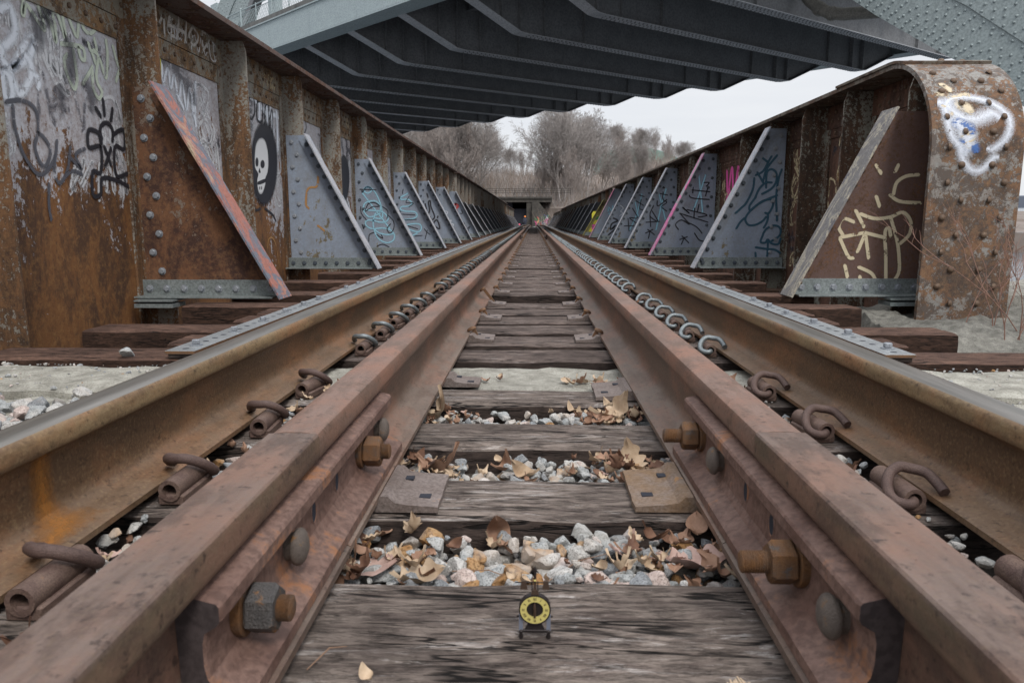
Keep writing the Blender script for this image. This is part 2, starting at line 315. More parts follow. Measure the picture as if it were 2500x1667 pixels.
GRAF = [
('L_A','X',-2.567,'white',0.07,[[(3.657,1.508),(3.714,1.527),(3.738,1.475),(3.734,1.412),(3.674,1.347),(3.628,1.322)],[(3.626,1.307),(3.628,1.257),(3.668,1.236),(3.716,1.268),(3.78,1.348),(3.855,1.418),(3.862,1.389),(3.827,1.321),(3.701,1.239),(3.612,1.189)],[(3.814,1.31),(3.831,1.268),(3.809,1.203),(3.727,1.12),(3.689,1.166),(3.664,1.213)],[(3.66,1.19),(3.671,1.119),(3.642,1.073),(3.614,1.102),(3.61,1.174)],[(3.866,1.225),(3.878,1.188)]]),
('L_A','X',-2.567,'palegreen',0.032,[[(3.824,1.59),(3.803,1.529),(3.812,1.516),(3.838,1.572),(3.886,1.539),(3.961,1.478),(3.957,1.531),(3.931,1.597),(3.947,1.625),(4.019,1.527),(4.05,1.44),(4.057,1.525),(4.047,1.582),(4.064,1.61),(4.103,1.565),(4.146,1.454),(4.141,1.51),(4.134,1.597),(4.172,1.623),(4.199,1.573),(4.246,1.514),(4.272,1.591)],[(4.366,1.632),(4.308,1.588),(4.362,1.559),(4.429,1.596),(4.412,1.631),(4.366,1.632)],[(4.097,1.443),(4.216,1.461),(4.295,1.462),(4.301,1.404),(4.264,1.405),(4.25,1.452)],[(4.353,1.501),(4.37,1.466),(4.427,1.483),(4.413,1.54)],[(4.383,1.447),(4.413,1.397),(4.437,1.45),(4.402,1.473)],[(4.136,1.394),(4.111,1.364),(4.116,1.308),(4.171,1.223),(4.207,1.267),(4.209,1.326),(4.197,1.432)],[(4.371,1.375),(4.264,1.264)],[(4.368,1.357),(4.36,1.255),(4.407,1.206),(4.445,1.248),(4.406,1.298),(4.407,1.356),(4.451,1.435),(4.499,1.338),(4.538,1.48),(4.534,1.56)],[(4.606,1.54),(4.642,1.447),(4.697,1.412)],[(4.609,1.344),(4.654,1.413)]]),
('L_A','X',-2.567,'shade',0.16,[[(3.914,1.489),(3.914,1.417)],[(3.974,1.563),(4.029,1.593),(3.995,1.537)],[(4.176,1.428),(4.151,1.274)],[(4.058,1.159),(4.014,1.086)],[(4.313,1.247),(4.34,1.178)]]),
('L_A','X',-2.567,'greyline',0.03,[[(3.619,1.066),(3.722,1.089),(3.812,1.073),(3.838,1.014),(3.827,0.942),(3.793,0.876),(3.817,0.799),(3.863,0.779),(3.914,0.863),(3.873,0.924),(3.827,0.942)],[(3.66,1.05),(3.657,0.96),(3.685,0.858),(3.731,0.785),(3.794,0.734),(3.871,0.755),(3.948,0.834),(3.974,0.918)],[(3.948,0.834),(3.928,0.751),(3.965,0.695),(4.045,0.775),(4.085,0.896)],[(4.07,0.844),(4.121,0.814),(4.174,0.784),(4.128,0.858),(4.222,0.901)],[(4.026,0.74),(4.086,0.769),(4.17,0.757)],[(3.873,0.682),(3.857,0.584),(3.863,0.502)]]),
('L_A','X',-2.567,'black',0.035,[[(4.378,0.969),(4.397,1.043),(4.466,1.075),(4.519,1.04),(4.509,0.974)],[(4.38,0.934),(4.39,0.998),(4.276,1.011),(4.261,0.913),(4.378,0.924),(4.355,0.778),(4.277,0.777),(4.257,0.647),(4.335,0.65),(4.366,0.742),(4.514,0.741),(4.668,0.71),(4.662,0.788),(4.519,0.769),(4.528,0.939),(4.632,0.939),(4.642,1.054),(4.523,1.013)],[(4.366,1.146),(4.407,1.107)],[(4.446,1.203),(4.449,1.118)],[(4.538,1.162),(4.511,1.094)],[(4.419,0.928),(4.469,0.832)],[(4.484,0.925),(4.411,0.823)]]),
('L_B','X',-2.55,'greywhite',0.03,[[(5.064,1.781),(5.118,1.864),(5.16,1.805),(5.237,1.885),(5.238,1.753)],[(5.402,1.876),(5.326,1.899),(5.298,1.788),(5.387,1.783)],[(5.313,1.843),(5.386,1.846)],[(5.467,1.925),(5.433,1.778)],[(5.444,1.85),(5.563,1.846)],[(5.589,1.934),(5.54,1.776)],[(5.687,1.926),(5.611,1.841),(5.679,1.791),(5.769,1.867),(5.687,1.926)],[(5.845,1.931),(5.821,1.777)],[(5.845,1.931),(5.964,1.902),(5.821,1.777)]]),
('L_B','X',-2.567,'white',0.05,[[(5.198,1.559),(5.202,1.446),(5.283,1.545),(5.309,1.423),(5.369,1.519),(5.414,1.354),(5.483,1.497),(5.527,1.305),(5.603,1.474),(5.645,1.254),(5.7,1.525)],[(5.396,1.395),(5.478,1.309)],[(5.622,1.432),(5.664,1.21)]]),
('L_B','X',-2.567,'yellow',0.11,[[(5.147,1.641),(5.12,1.416)]]),
('L_B','X',-2.567,'shade',0.2,[[(5.272,1.616),(5.468,1.549),(5.648,1.436)]]),
('L_C','X',-2.567,'shade',0.16,[[(6.815,1.601),(6.766,1.279)],[(7.154,1.512),(7.334,1.299)]]),
('L_C','X',-2.567,'white',0.09,[[(6.763,1.62),(6.965,1.583),(7.197,1.518),(7.503,1.531)],[(7.027,1.607),(7.001,1.434)],[(7.206,1.577),(7.215,1.36)],[(7.331,1.566),(7.361,1.332)],[(7.485,1.558),(7.461,1.191)]]),
('L_C','X',-2.567,'black',0.028,[[(6.82,1.629),(6.727,1.506),(6.785,1.405),(6.89,1.475),(6.888,1.585),(6.82,1.629)],[(6.965,1.583),(6.941,1.426),(7.068,1.428),(7.094,1.596),(6.965,1.583)],[(7.136,1.394),(7.161,1.556),(7.258,1.592),(7.236,1.333)],[(7.283,1.471),(7.354,1.569),(7.343,1.3)],[(6.747,0.663),(6.775,0.593),(6.895,0.609)],[(7.017,0.611),(7.221,0.554),(7.3,0.493)]]),
('L_C','X',-2.567,'black','fill',[[(7.436,1.059),(7.412,0.964),(7.368,0.872),(7.309,0.79),(7.237,0.721),(7.157,0.669),(7.073,0.637),(6.99,0.625),(6.912,0.634),(6.843,0.662),(6.785,0.707),(6.741,0.767),(6.713,0.839),(6.701,0.919),(6.706,1.004),(6.727,1.09),(6.764,1.174),(6.815,1.252),(6.879,1.32),(6.952,1.375),(7.031,1.414),(7.114,1.434),(7.195,1.435),(7.27,1.415),(7.336,1.374),(7.389,1.315),(7.424,1.24),(7.44,1.153)]]),
('L_C','X',-2.567,'white','fill2',[[(6.953,1.251),(6.867,1.192),(6.818,1.076),(6.811,0.977),(6.884,0.925),(6.845,0.852),(6.869,0.753),(6.956,0.747),(7.051,0.833),(7.06,0.892),(7.132,0.955),(7.167,1.046),(7.164,1.164),(7.114,1.246),(7.035,1.267)]]),
('L_C','X',-2.567,'black','fill3',[[(6.904,1.033),(6.896,1.011),(6.879,0.994),(6.858,0.987),(6.84,0.992),(6.828,1.006),(6.826,1.027),(6.834,1.049),(6.851,1.066),(6.871,1.073),(6.89,1.069),(6.902,1.054)],[(7.064,1.027),(7.053,1.006),(7.03,0.99),(7.0,0.983),(6.973,0.986),(6.954,0.999),(6.949,1.018),(6.96,1.038),(6.983,1.054),(7.012,1.062),(7.04,1.059),(7.059,1.046)],[(6.921,0.985),(6.89,0.94),(6.946,0.94)],[(6.853,0.852),(7.06,0.892),(7.046,0.855),(6.857,0.824)],[(6.96,0.8),(6.955,0.787),(6.945,0.782),(6.938,0.786),(6.936,0.799),(6.941,0.811),(6.951,0.817),(6.958,0.812)],[(6.912,0.798),(6.906,0.785),(6.897,0.78),(6.89,0.784),(6.888,0.797),(6.893,0.809),(6.902,0.814),(6.91,0.81)]]),
('L_C','X',-2.567,'ochre',0.02,[[(7.219,1.666),(7.224,1.696)],[(7.023,0.239),(7.055,0.313),(7.144,0.334),(7.226,0.293),(7.278,0.199),(7.323,0.04)]]),
('L_D0','X',-2.567,'greyline',0.03,[[(8.182,1.607),(8.227,1.547),(8.154,1.422)],[(8.379,1.633),(8.281,1.537),(8.322,1.44),(8.451,1.541),(8.379,1.633)]]),
('L_D','X',-2.567,'shade',0.2,[[(9.917,1.6),(10.054,1.431)],[(10.242,1.573),(10.295,1.348)]]),
('L_D','X',-2.567,'black','fill',[[(10.342,1.075),(10.31,0.971),(10.249,0.876),(10.166,0.8),(10.068,0.751),(9.968,0.733),(9.873,0.746),(9.795,0.789),(9.738,0.857),(9.709,0.943),(9.708,1.039),(9.737,1.137),(9.793,1.228),(9.87,1.303),(9.963,1.356),(10.063,1.38),(10.16,1.373),(10.244,1.334),(10.306,1.266),(10.34,1.177)]]),
('L_D','X',-2.567,'white',0.05,[[(9.915,1.153),(9.809,1.086),(9.879,1.018)],[(9.886,0.844),(10.157,0.705)],[(10.17,0.79),(10.323,0.644)]]),
('B_L1','Y',4.711,'shade',0.02,[[(-1.806,1.391),(-1.773,1.278)]]),
('B_L2','Y',7.611,'ochre',0.03,[[(-2.213,0.938),(-2.233,0.843),(-2.324,0.82),(-2.352,0.669),(-2.325,0.621)],[(-2.235,0.444),(-2.174,0.396)]]),
('B_L3','Y',10.511,'blue',0.032,[[(-2.424,0.896),(-2.39,0.957),(-2.338,0.967),(-2.297,0.926),(-2.34,0.885),(-2.392,0.896),(-2.402,0.936),(-2.348,0.967),(-2.266,0.916),(-2.207,0.814),(-2.168,0.691),(-2.151,0.557),(-2.194,0.526),(-2.278,0.537)],[(-2.425,0.875),(-2.051,0.382)],[(-2.191,0.619),(-2.179,0.691),(-2.229,0.763),(-2.313,0.773),(-2.398,0.742),(-2.426,0.671),(-2.402,0.599),(-2.33,0.547),(-2.192,0.598)],[(-2.422,0.65),(-2.296,0.64),(-2.15,0.619),(-2.078,0.537),(-2.101,0.485),(-2.196,0.475),(-2.321,0.506),(-2.396,0.485),(-2.387,0.423),(-2.304,0.382),(-2.156,0.392),(-2.041,0.361),(-1.99,0.288),(-2.013,0.216),(-2.099,0.184),(-2.203,0.226),(-2.264,0.319),(-2.291,0.464),(-2.255,0.598)],[(-2.283,0.382),(-2.2,0.319),(-2.074,0.299),(-2.0,0.32)]]),
('B_L3','Y',10.511,'black',0.016,[[(-2.464,0.936),(-2.235,0.926)],[(-2.356,0.732),(-2.401,0.629),(-2.294,0.691),(-2.189,0.701),(-2.271,0.752),(-2.356,0.732)],[(-2.462,0.691),(-2.455,0.599),(-2.384,0.506)],[(-2.147,0.691),(-2.076,0.629),(-2.089,0.526)],[(-2.362,0.205),(-2.349,0.299),(-2.285,0.33)],[(-2.243,0.299),(-2.16,0.247),(-2.18,0.299)],[(-2.45,0.444),(-2.431,0.382)],[(-2.067,0.568),(-1.996,0.485),(-1.998,0.382),(-2.053,0.32),(-2.093,0.382),(-2.039,0.454)],[(-2.248,0.132),(-2.163,0.163),(-2.069,0.122)]]),
('B_L4','Y',13.411,'blue',0.04,[[(-2.28,0.979),(-2.401,0.914),(-2.389,0.875),(-2.269,0.875),(-2.204,0.81),(-2.258,0.758),(-2.392,0.745),(-2.407,0.692),(-2.314,0.666),(-2.154,0.653),(-2.115,0.587),(-2.183,0.535),(-2.371,0.509)],[(-2.333,0.417),(-2.159,0.443),(-2.052,0.417),(-2.054,0.324),(-2.135,0.298),(-2.295,0.351)],[(-2.231,0.218),(-2.122,0.271)]]),
('B_L4','Y',13.411,'black',0.018,[[(-2.358,1.057),(-2.373,0.979)],[(-2.255,0.927),(-2.31,0.823),(-2.177,0.81),(-2.259,0.745)],[(-2.396,0.614),(-2.155,0.601)],[(-2.345,0.509),(-2.13,0.522)],[(-2.293,0.403),(-2.107,0.351)],[(-1.986,0.351),(-1.947,0.298),(-1.881,0.245)],[(-1.933,0.324),(-1.977,0.166)],[(-2.163,0.218),(-2.029,0.232)]]),
('B_L5','Y',16.311,'black',0.04,[[(-2.386,0.862),(-2.366,0.767),(-2.345,0.639),(-2.291,0.719),(-2.315,0.894),(-2.274,0.925),(-2.26,0.798),(-2.183,0.591),(-2.249,0.512),(-2.281,0.575)],[(-2.11,0.591),(-2.119,0.56)],[(-2.21,0.448),(-2.128,0.512),(-2.074,0.32),(-2.203,0.384),(-2.188,0.32)],[(-2.125,0.191),(-2.06,0.143)],[(-2.344,1.084),(-2.321,1.005)]]),
('B_L6','Y',19.211,'white',0.03,[[(-2.357,0.852),(-2.321,0.74),(-2.378,0.759),(-2.225,0.721),(-2.284,0.646),(-2.321,0.702),(-2.247,0.552),(-2.209,0.571),(-2.21,0.477),(-2.133,0.515),(-2.172,0.42),(-2.077,0.402),(-2.136,0.288),(-2.06,0.27),(-2.099,0.194),(-2.003,0.175)]]),
('B_L7','Y',22.111,'red',0.08,[[(-2.317,0.992),(-2.383,0.927),(-2.318,0.863),(-2.252,0.927),(-2.317,0.992)],[(-2.319,0.82),(-2.212,0.582)]]),
('B_L7','Y',22.111,'black',0.03,[[(-2.143,0.82),(-2.123,0.712),(-2.189,0.712)],[(-2.147,0.496),(-2.06,0.409),(-2.105,0.344)],[(-2.039,0.344),(-1.996,0.257),(-1.907,0.323),(-1.975,0.171)]]),
('B_R2','Y',7.821,'teal',0.026,[[(2.514,1.159),(2.417,1.025),(2.385,0.89)],[(2.355,1.144),(2.43,1.088)],[(2.308,0.962),(2.379,1.001),(2.429,1.096),(2.458,1.151)],[(2.323,0.989),(2.385,0.89)],[(2.42,0.834),(2.42,0.985),(2.466,1.021),(2.516,0.985),(2.521,0.898),(2.477,0.826),(2.383,0.77)],[(2.294,0.93),(2.284,0.818),(2.226,0.682),(2.172,0.625),(2.118,0.573)],[(2.474,0.886),(2.409,0.882),(2.348,0.818),(2.313,0.73)],[(2.32,0.738),(2.26,0.649),(2.271,0.601),(2.325,0.649),(2.395,0.698),(2.467,0.714),(2.502,0.681),(2.489,0.617),(2.459,0.569)],[(2.538,0.754),(2.435,0.714),(2.325,0.649),(2.248,0.569),(2.223,0.504),(2.262,0.451),(2.336,0.455),(2.407,0.496),(2.437,0.536)],[(2.21,0.52),(2.171,0.48),(2.134,0.415)],[(2.427,0.577),(2.456,0.553),(2.448,0.48),(2.419,0.423)],[(2.571,1.017),(2.544,0.921),(2.53,0.746),(2.553,0.496)],[(2.414,0.358),(2.452,0.415),(2.532,0.447),(2.59,0.415),(2.587,0.341),(2.508,0.284)],[(2.415,0.349),(2.394,0.276),(2.444,0.268),(2.467,0.301),(2.51,0.26),(2.576,0.252),(2.601,0.309)],[(2.471,0.292),(2.472,0.128)],[(2.348,0.219),(2.464,0.202),(2.546,0.194),(2.606,0.161)],[(2.347,0.161),(2.352,0.12)]]),
('B_R3','Y',10.701,'blue',0.038,[[(2.354,1.143),(2.385,0.918),(2.428,0.62)],[(2.448,1.132),(2.385,0.918),(2.297,0.64)]]),
('B_R3','Y',10.701,'black',0.02,[[(2.26,0.928),(2.52,0.903)],[(2.279,0.969),(2.277,0.887)],[(2.487,0.959),(2.46,0.846)],[(2.432,1.03),(2.504,1.03),(2.465,0.979)],[(2.22,0.867),(2.274,0.816),(2.514,0.795)],[(2.133,0.692),(2.241,0.599),(2.144,0.682)],[(2.106,0.599),(2.248,0.443),(2.13,0.506),(2.049,0.443),(2.093,0.371)],[(2.106,0.599),(2.508,0.475)],[(2.208,0.651),(2.493,0.578),(2.369,0.547)],[(2.312,0.671),(2.307,0.537)],[(2.372,0.723),(2.355,0.63)],[(2.172,0.495),(2.343,0.412),(2.431,0.319)],[(2.149,0.277),(2.247,0.182)],[(2.223,0.266),(2.119,0.229)],[(2.181,0.256),(2.143,0.161)],[(2.326,0.318),(2.393,0.224),(2.456,0.204)]]),
('B_R4','Y',13.581,'blue',0.045,[[(2.268,1.02),(2.335,0.798),(2.411,0.522)],[(2.406,1.059),(2.335,0.798),(2.25,0.337)]]),
('B_R4','Y',13.581,'black',0.025,[[(2.338,1.111),(2.378,1.085),(2.339,1.085)],[(2.302,0.981),(2.436,0.954)],[(2.254,0.85),(2.27,0.759),(2.425,0.876)],[(2.113,0.68),(2.19,0.772),(2.129,0.588),(2.279,0.482),(2.167,0.667)],[(2.066,0.469),(2.306,0.482)],[(2.129,0.588),(2.149,0.39)],[(2.097,0.337),(2.22,0.244)],[(2.19,0.337),(2.059,0.271)],[(2.138,0.31),(2.115,0.178)],[(2.354,1.007),(2.359,0.876),(2.427,0.824),(2.337,0.745),(2.432,0.667)]]),
('B_R5','Y',16.461,'blue',0.045,[[(2.242,0.926),(2.323,0.592)],[(2.39,1.068),(2.29,0.639),(2.138,0.287)]]),
('B_R5','Y',16.461,'black',0.028,[[(2.327,1.053),(2.44,1.021)],[(2.266,0.926),(2.429,0.83)],[(2.19,0.767),(2.308,0.56),(2.131,0.56),(2.279,0.448)],[(2.022,0.383),(2.232,0.383)],[(2.099,0.544),(2.13,0.271)],[(2.377,0.957),(2.351,0.767),(2.416,0.735)]]),
('B_R6','Y',19.341,'black',0.05,[[(2.067,0.571),(2.202,0.496),(2.051,0.42),(2.016,0.269),(2.147,0.383),(2.073,0.288)],[(2.149,0.288),(1.963,0.118),(2.04,0.08)],[(2.113,0.194),(2.153,0.118)]]),
('B_R6','Y',19.341,'white',0.03,[[(2.259,0.89),(2.336,0.815),(2.272,0.74),(2.33,0.684),(2.255,0.627)]]),
('B_R7','Y',22.221,'blue',0.06,[[(2.236,0.927),(2.239,0.776)],[(2.248,0.905),(2.359,0.776),(2.367,0.927)],[(2.263,0.712),(2.33,0.625)]]),
('B_R1','Y',4.941,'cream',0.027,[[(2.054,0.396),(2.019,0.457),(2.046,0.509),(2.114,0.488)],[(2.035,0.386),(2.186,0.416)],[(2.124,0.559),(2.183,0.457)],[(2.156,0.539),(2.25,0.509),(2.351,0.519),(2.43,0.549),(2.486,0.488),(2.483,0.406),(2.427,0.345)],[(2.351,0.519),(2.404,0.376),(2.43,0.252),(2.434,0.148),(2.379,0.064)],[(2.358,0.064),(2.343,0.252),(2.324,0.417),(2.347,0.447),(2.362,0.396)],[(2.035,0.375),(2.095,0.262),(2.127,0.251)],[(2.196,0.416),(2.155,0.293)],[(2.196,0.416),(2.23,0.252)],[(2.196,0.416),(2.322,0.386)],[(2.359,0.671),(2.373,0.741),(2.43,0.781),(2.51,0.791)],[(2.339,0.66),(2.404,0.62),(2.536,0.61)],[(2.233,0.851),(2.267,0.801)],[(2.374,0.851),(2.357,0.811)],[(2.173,0.189),(2.259,0.148),(2.295,0.085)],[(2.183,0.126),(2.188,0.064)],[(2.079,0.199),(2.1,0.126)],[(2.249,0.65),(2.274,0.59)]]),
('E_R','E',0,'mist',0.075,[[(2.496,1.19),(2.525,1.234),(2.616,1.252),(2.714,1.233),(2.793,1.189),(2.855,1.115),(2.857,1.038),(2.821,0.965),(2.753,0.915)],[(2.571,0.937),(2.584,0.872),(2.634,0.808),(2.693,0.793),(2.74,0.829),(2.772,0.872)],[(2.486,1.173),(2.491,1.085),(2.518,0.995),(2.579,0.923)]]),
('E_R','E',0,'mist',0.14,[[(2.504,1.199),(2.521,1.165),(2.573,1.116),(2.658,1.1),(2.756,1.139)],[(2.598,1.046),(2.619,0.987)],[(2.549,1.085),(2.583,1.024),(2.621,0.937)]]),
('E_R','E',0,'creampaint',0.05,[[(2.462,1.282),(2.504,1.272),(2.544,1.252),(2.635,1.271)],[(2.511,1.355),(2.543,1.311)],[(2.487,1.182),(2.518,1.14)]]),
('E_R','E',0,'bluepaint',0.08,[[(2.548,1.077),(2.591,1.062),(2.633,1.039)],[(2.591,0.958),(2.658,0.93)]]),
('E_R','E',0,'creampaint',0.09,[[(2.584,1.198),(2.63,1.164)],[(2.604,1.009),(2.62,0.966)]]),
('W_R','X',2.663,'ochre',0.03,[[(7.703,0.938),(7.626,0.887),(7.545,0.921)],[(7.703,0.813),(7.562,0.776),(7.502,0.804)],[(7.685,0.647),(7.647,0.496),(7.59,0.433),(7.496,0.527)],[(7.658,0.305),(7.667,0.224),(7.498,0.167),(7.505,0.332)]]),
('W_R','X',2.663,'pink',0.15,[[(10.44,1.182),(10.397,1.063),(10.245,1.128),(10.145,1.018)],[(10.415,0.936),(10.482,1.068),(10.168,0.926),(10.078,0.973)]]),
('W_R','X',2.663,'cream',0.05,[[(10.791,1.337),(10.752,1.246)],[(10.612,1.312),(10.578,1.245)],[(10.444,1.32),(10.224,1.23)],[(10.627,1.162),(10.548,1.082)],[(10.635,0.967),(10.508,0.746)]]),
('W_R','X',2.663,'cream',0.03,[[(6.874,1.083),(6.797,0.96),(6.732,1.05)],[(6.902,0.923),(6.774,0.83)],[(7.765,1.342),(7.646,1.258),(7.568,1.391)],[(6.922,1.196),(6.88,1.116)],[(6.732,1.197),(6.703,1.037)]]),
('W_R','X',2.663,'bluepaint',0.05,[[(6.115,1.349),(5.839,1.301),(5.732,1.347),(5.623,1.357)]]),
('B_R8','Y',25.101,'yellow',0.2,[[(2.069,0.716),(2.086,0.472)],[(2.176,0.594),(2.333,0.472)],[(1.905,0.227),(2.124,0.202)]]),
('B_R8','Y',25.101,'green',0.12,[[(2.123,0.569),(2.279,0.618),(2.389,0.52)],[(2.017,0.325),(2.196,0.178)]]),
('B_R8','Y',25.101,'pink',0.08,[[(1.97,0.349),(2.116,0.325),(2.267,0.349)],[(2.008,0.251),(2.152,0.227)]])]
# ------------------------------------------------------------------ mesh helpers
def tag(o, label=None, cat=None, group=None, kind=None):
    if label: o['label'] = label
    if cat: o['category'] = cat
    if group: o['group'] = group
    if kind: o['kind'] = kind
    return o
def thing(name, loc, label, cat, group=None, rz=0):
    o = bpy.data.objects.new(name, None); C.objects.link(o); o.location = loc; o.rotation_euler = (0, 0, rz)
    o.empty_display_size = .1
    return tag(o, label, cat, group)
class MB:
    def __init__(s): s.v = []; s.f = []; s.mi = []; s.uv = []; s.k = 0
    def add(s, vs, fs, k=None, uvs=None):
        o = len(s.v); s.v += [tuple(p) for p in vs]
        for i, f in enumerate(fs):
            s.f.append([o+j for j in f]); s.mi.append(s.k if k is None else (k[i] if hasattr(k, '__len__') else k))
            s.uv.append(uvs[i] if uvs else None)
        return s
    def box(s, a, b, ch=0, k=None):
        (x0, y0, z0), (x1, y1, z1) = a, b
        if ch <= 0:
            vs = [(x0, y0, z0), (x1, y0, z0), (x1, y1, z0), (x0, y1, z0), (x0, y0, z1), (x1, y0, z1), (x1, y1, z1), (x0, y1, z1)]
            return s.add(vs, [(0, 3, 2, 1), (4, 5, 6, 7), (0, 1, 5, 4), (1, 2, 6, 5), (2, 3, 7, 6), (3, 0, 4, 7)], k)
        c = ch; vs = []; fs = []
        X = (x0, x1); Y = (y0, y1); Z = (z0, z1); idx = {}
        for i in (0, 1):
            for j in (0, 1):
                for l in (0, 1):
                    p = [X[i], Y[j], Z[l]]; sg = [1 if q == 0 else -1 for q in (i, j, l)]
                    for ax in range(3):
                        q = [p[t]+(0 if t == ax else sg[t]*c) for t in range(3)]
                        idx[(i, j, l, ax)] = len(vs); vs.append(q)
        def quad(l): fs.append(l)
        for ax in range(3):
            o1, o2 = [t for t in range(3) if t != ax]
            for sv in (0, 1):
                q = []
                for (u, w_) in ((0, 0), (1, 0), (1, 1), (0, 1)):
                    key = [0, 0, 0]; key[ax] = sv; key[o1] = u; key[o2] = w_; q.append(idx[(*key, ax)])
                fs.append(q)
        for ax in range(3):         # edge chamfers along ax
            o1, o2 = [t for t in range(3) if t != ax]
            for u in (0, 1):
                for w_ in (0, 1):
                    ks = []
                    for sv in (0, 1):
                        key = [0, 0, 0]; key[ax] = sv; key[o1] = u; key[o2] = w_; ks.append(tuple(key))
                    fs.append([idx[(*ks[0], o1)], idx[(*ks[1], o1)], idx[(*ks[1], o2)], idx[(*ks[0], o2)]])
        for i in (0, 1):
            for j in (0, 1):
                for l in (0, 1): fs.append([idx[(i, j, l, 0)], idx[(i, j, l, 1)], idx[(i, j, l, 2)]])
        return s.add(vs, fs, k)
    def extr(s, prof, path, k=None, caps=True, closed=True):
        """profile points given as lists of 3D rings"""
        return s
    def rings(s, rs, k=None, caps=True, closed=True):
        n = len(rs[0]); vs = [p for r_ in rs for p in r_]; fs = []; ks = []
        for i in range(len(rs)-1):
            for j in range(n if closed else n-1):
                a = i*n+j; b = i*n+(j+1) % n; fs.append((a, b, b+n, a+n)); ks.append(k[j] if hasattr(k, '__len__') else (s.k if k is None else k))
        if caps and closed:
            kc = k[0] if hasattr(k, '__len__') else (s.k if k is None else k)
            fs.append(tuple(range(n))[::-1]); ks.append(kc); fs.append(tuple((len(rs)-1)*n+j for j in range(n))); ks.append(kc)
        return s.add(vs, fs, ks)
    def tube(s, pts, r, n=8, k=None, caps=True):
        rs = []; pts = [Vector(p) for p in pts]; up = None
        for i, p in enumerate(pts):
            t = (pts[min(i+1, len(pts)-1)]-pts[max(i-1, 0)]).normalized()
            if up is None: up = t.orthogonal().normalized()
            up = (up-t*up.dot(t)).normalized(); b = t.cross(up)
            rr = r[i] if hasattr(r, '__len__') else r
            rs.append([p+up*cos(2*pi*j/n)*rr+b*sin(2*pi*j/n)*rr for j in range(n)])
        return s.rings(rs, k, caps)
    def prism(s, poly, axis, a, b, k=None):
        """2D polygon extruded along axis (0,1,2) from a to b"""
        def P3(p, t):
            q = list(p); q.insert(axis, t); return tuple(q)
        return s.rings([[P3(p, a) for p in poly], [P3(p, b) for p in poly]], k)
    def dome(s, c, n, r, h, seg=8, k=None):
        """rivet head at c, pointing along n"""
        n = Vector(n).normalized(); u = n.orthogonal().normalized(); v = n.cross(u); c = Vector(c)
        rs = [[c+(u*cos(2*pi*j/seg)+v*sin(2*pi*j/seg))*r*q+n*h*hh for j in range(seg)] for q, hh in ((1, 0), (.93, .45), (.6, .85))]
        vs = [p for x in rs for p in x]+[c+n*h]; fs = []
        for i in range(2):
            for j in range(seg): fs.append((i*seg+j, i*seg+(j+1) % seg, (i+1)*seg+(j+1) % seg, (i+1)*seg+j))
        for j in range(seg): fs.append((2*seg+j, 2*seg+(j+1) % seg, 3*seg))
        return s.add(vs, fs, k)
    def hexa(s, c, n, r, h, rot=0, washer=True, k=None):
        n = Vector(n).normalized(); u = Vector((0, 0, 1)) if abs(n.z) < .9 else Vector((1, 0, 0)); u = (u-n*u.dot(n)).normalized(); v = n.cross(u); c = Vector(c)
        def ring(rr, hh, seg, ro=0): return [c+(u*cos(2*pi*j/seg+ro)+v*sin(2*pi*j/seg+ro))*rr+n*hh for j in range(seg)]
        if washer: s.rings([ring(r*1.35, 0, 14), ring(r*1.35, h*.2, 14)], k)
        s.rings([ring(r, h*.15, 6, rot), ring(r, h*.88, 6, rot), ring(r*.86, h, 6, rot)], k)
        return s
    def build(s, name, mats, parent=None, label=None, smooth=None, top=None):
        me = bpy.data.meshes.new(name); off = Vector(parent.location) if parent is not None else None
        if parent is not None and parent.parent is not None: off = Vector(parent.parent.location)
        vs = s.v
        if off is not None: vs = [(p[0]-off[0], p[1]-off[1], p[2]-off[2]) for p in vs]
        me.from_pydata(vs, [], s.f)
        if not isinstance(mats, (list, tuple)): mats = [mats]
        for x in mats: me.materials.append(x)
        me.polygons.foreach_set('material_index', s.mi)
        if any(u is not None for u in s.uv):
            l = me.uv_layers.new(name='UVMap')
            for p in me.polygons:
                u = s.uv[p.index]
                if u:
                    for li, c in zip(p.loop_indices, u): l.data[li].uv = c
        if smooth is not None:
            me.polygons.foreach_set('use_smooth', [True]*len(me.polygons)); me.set_sharp_from_angle(angle=radians(smooth))
        me.update()
        o = bpy.data.objects.new(name, me); C.objects.link(o)
        if parent is not None: o.parent = parent
        if label: o['label'] = label
        return o
def fixnormals(o):
    import bmesh
    b = bmesh.new(); b.from_mesh(o.data); bmesh.ops.recalc_face_normals(b, faces=b.faces); b.to_mesh(o.data); b.free(); return o
def copy_tree(root, loc, label=None, group=None, rz=None, scale=None):
    r = root.copy(); C.objects.link(r); r.location = loc
    if rz is not None: r.rotation_euler = (0, 0, rz)
    if scale is not None: r.scale = (scale,)*3 if not hasattr(scale, '__len__') else scale
    if label: r['label'] = label
    if group: r['group'] = group
    for ch in list(root.children):
        c = ch.copy(); C.objects.link(c); c.parent = r
        for g in ch.children:
            d = g.copy(); C.objects.link(d); d.parent = c
    return r
def dip(y): return 0. if y < 55 else -(y-55)*.006
ORD = ['', 'first', 'second', 'third', 'fourth', 'fifth', 'sixth', 'seventh', 'eighth', 'ninth', 'tenth', 'eleventh', 'twelfth', 'thirteenth', 'fourteenth', 'fifteenth', 'sixteenth', 'seventeenth', 'eighteenth', 'nineteenth', 'twentieth',
       'twenty-first', 'twenty-second', 'twenty-third', 'twenty-fourth', 'twenty-fifth', 'twenty-sixth', 'twenty-seventh', 'twenty-eighth', 'twenty-ninth', 'thirtieth']
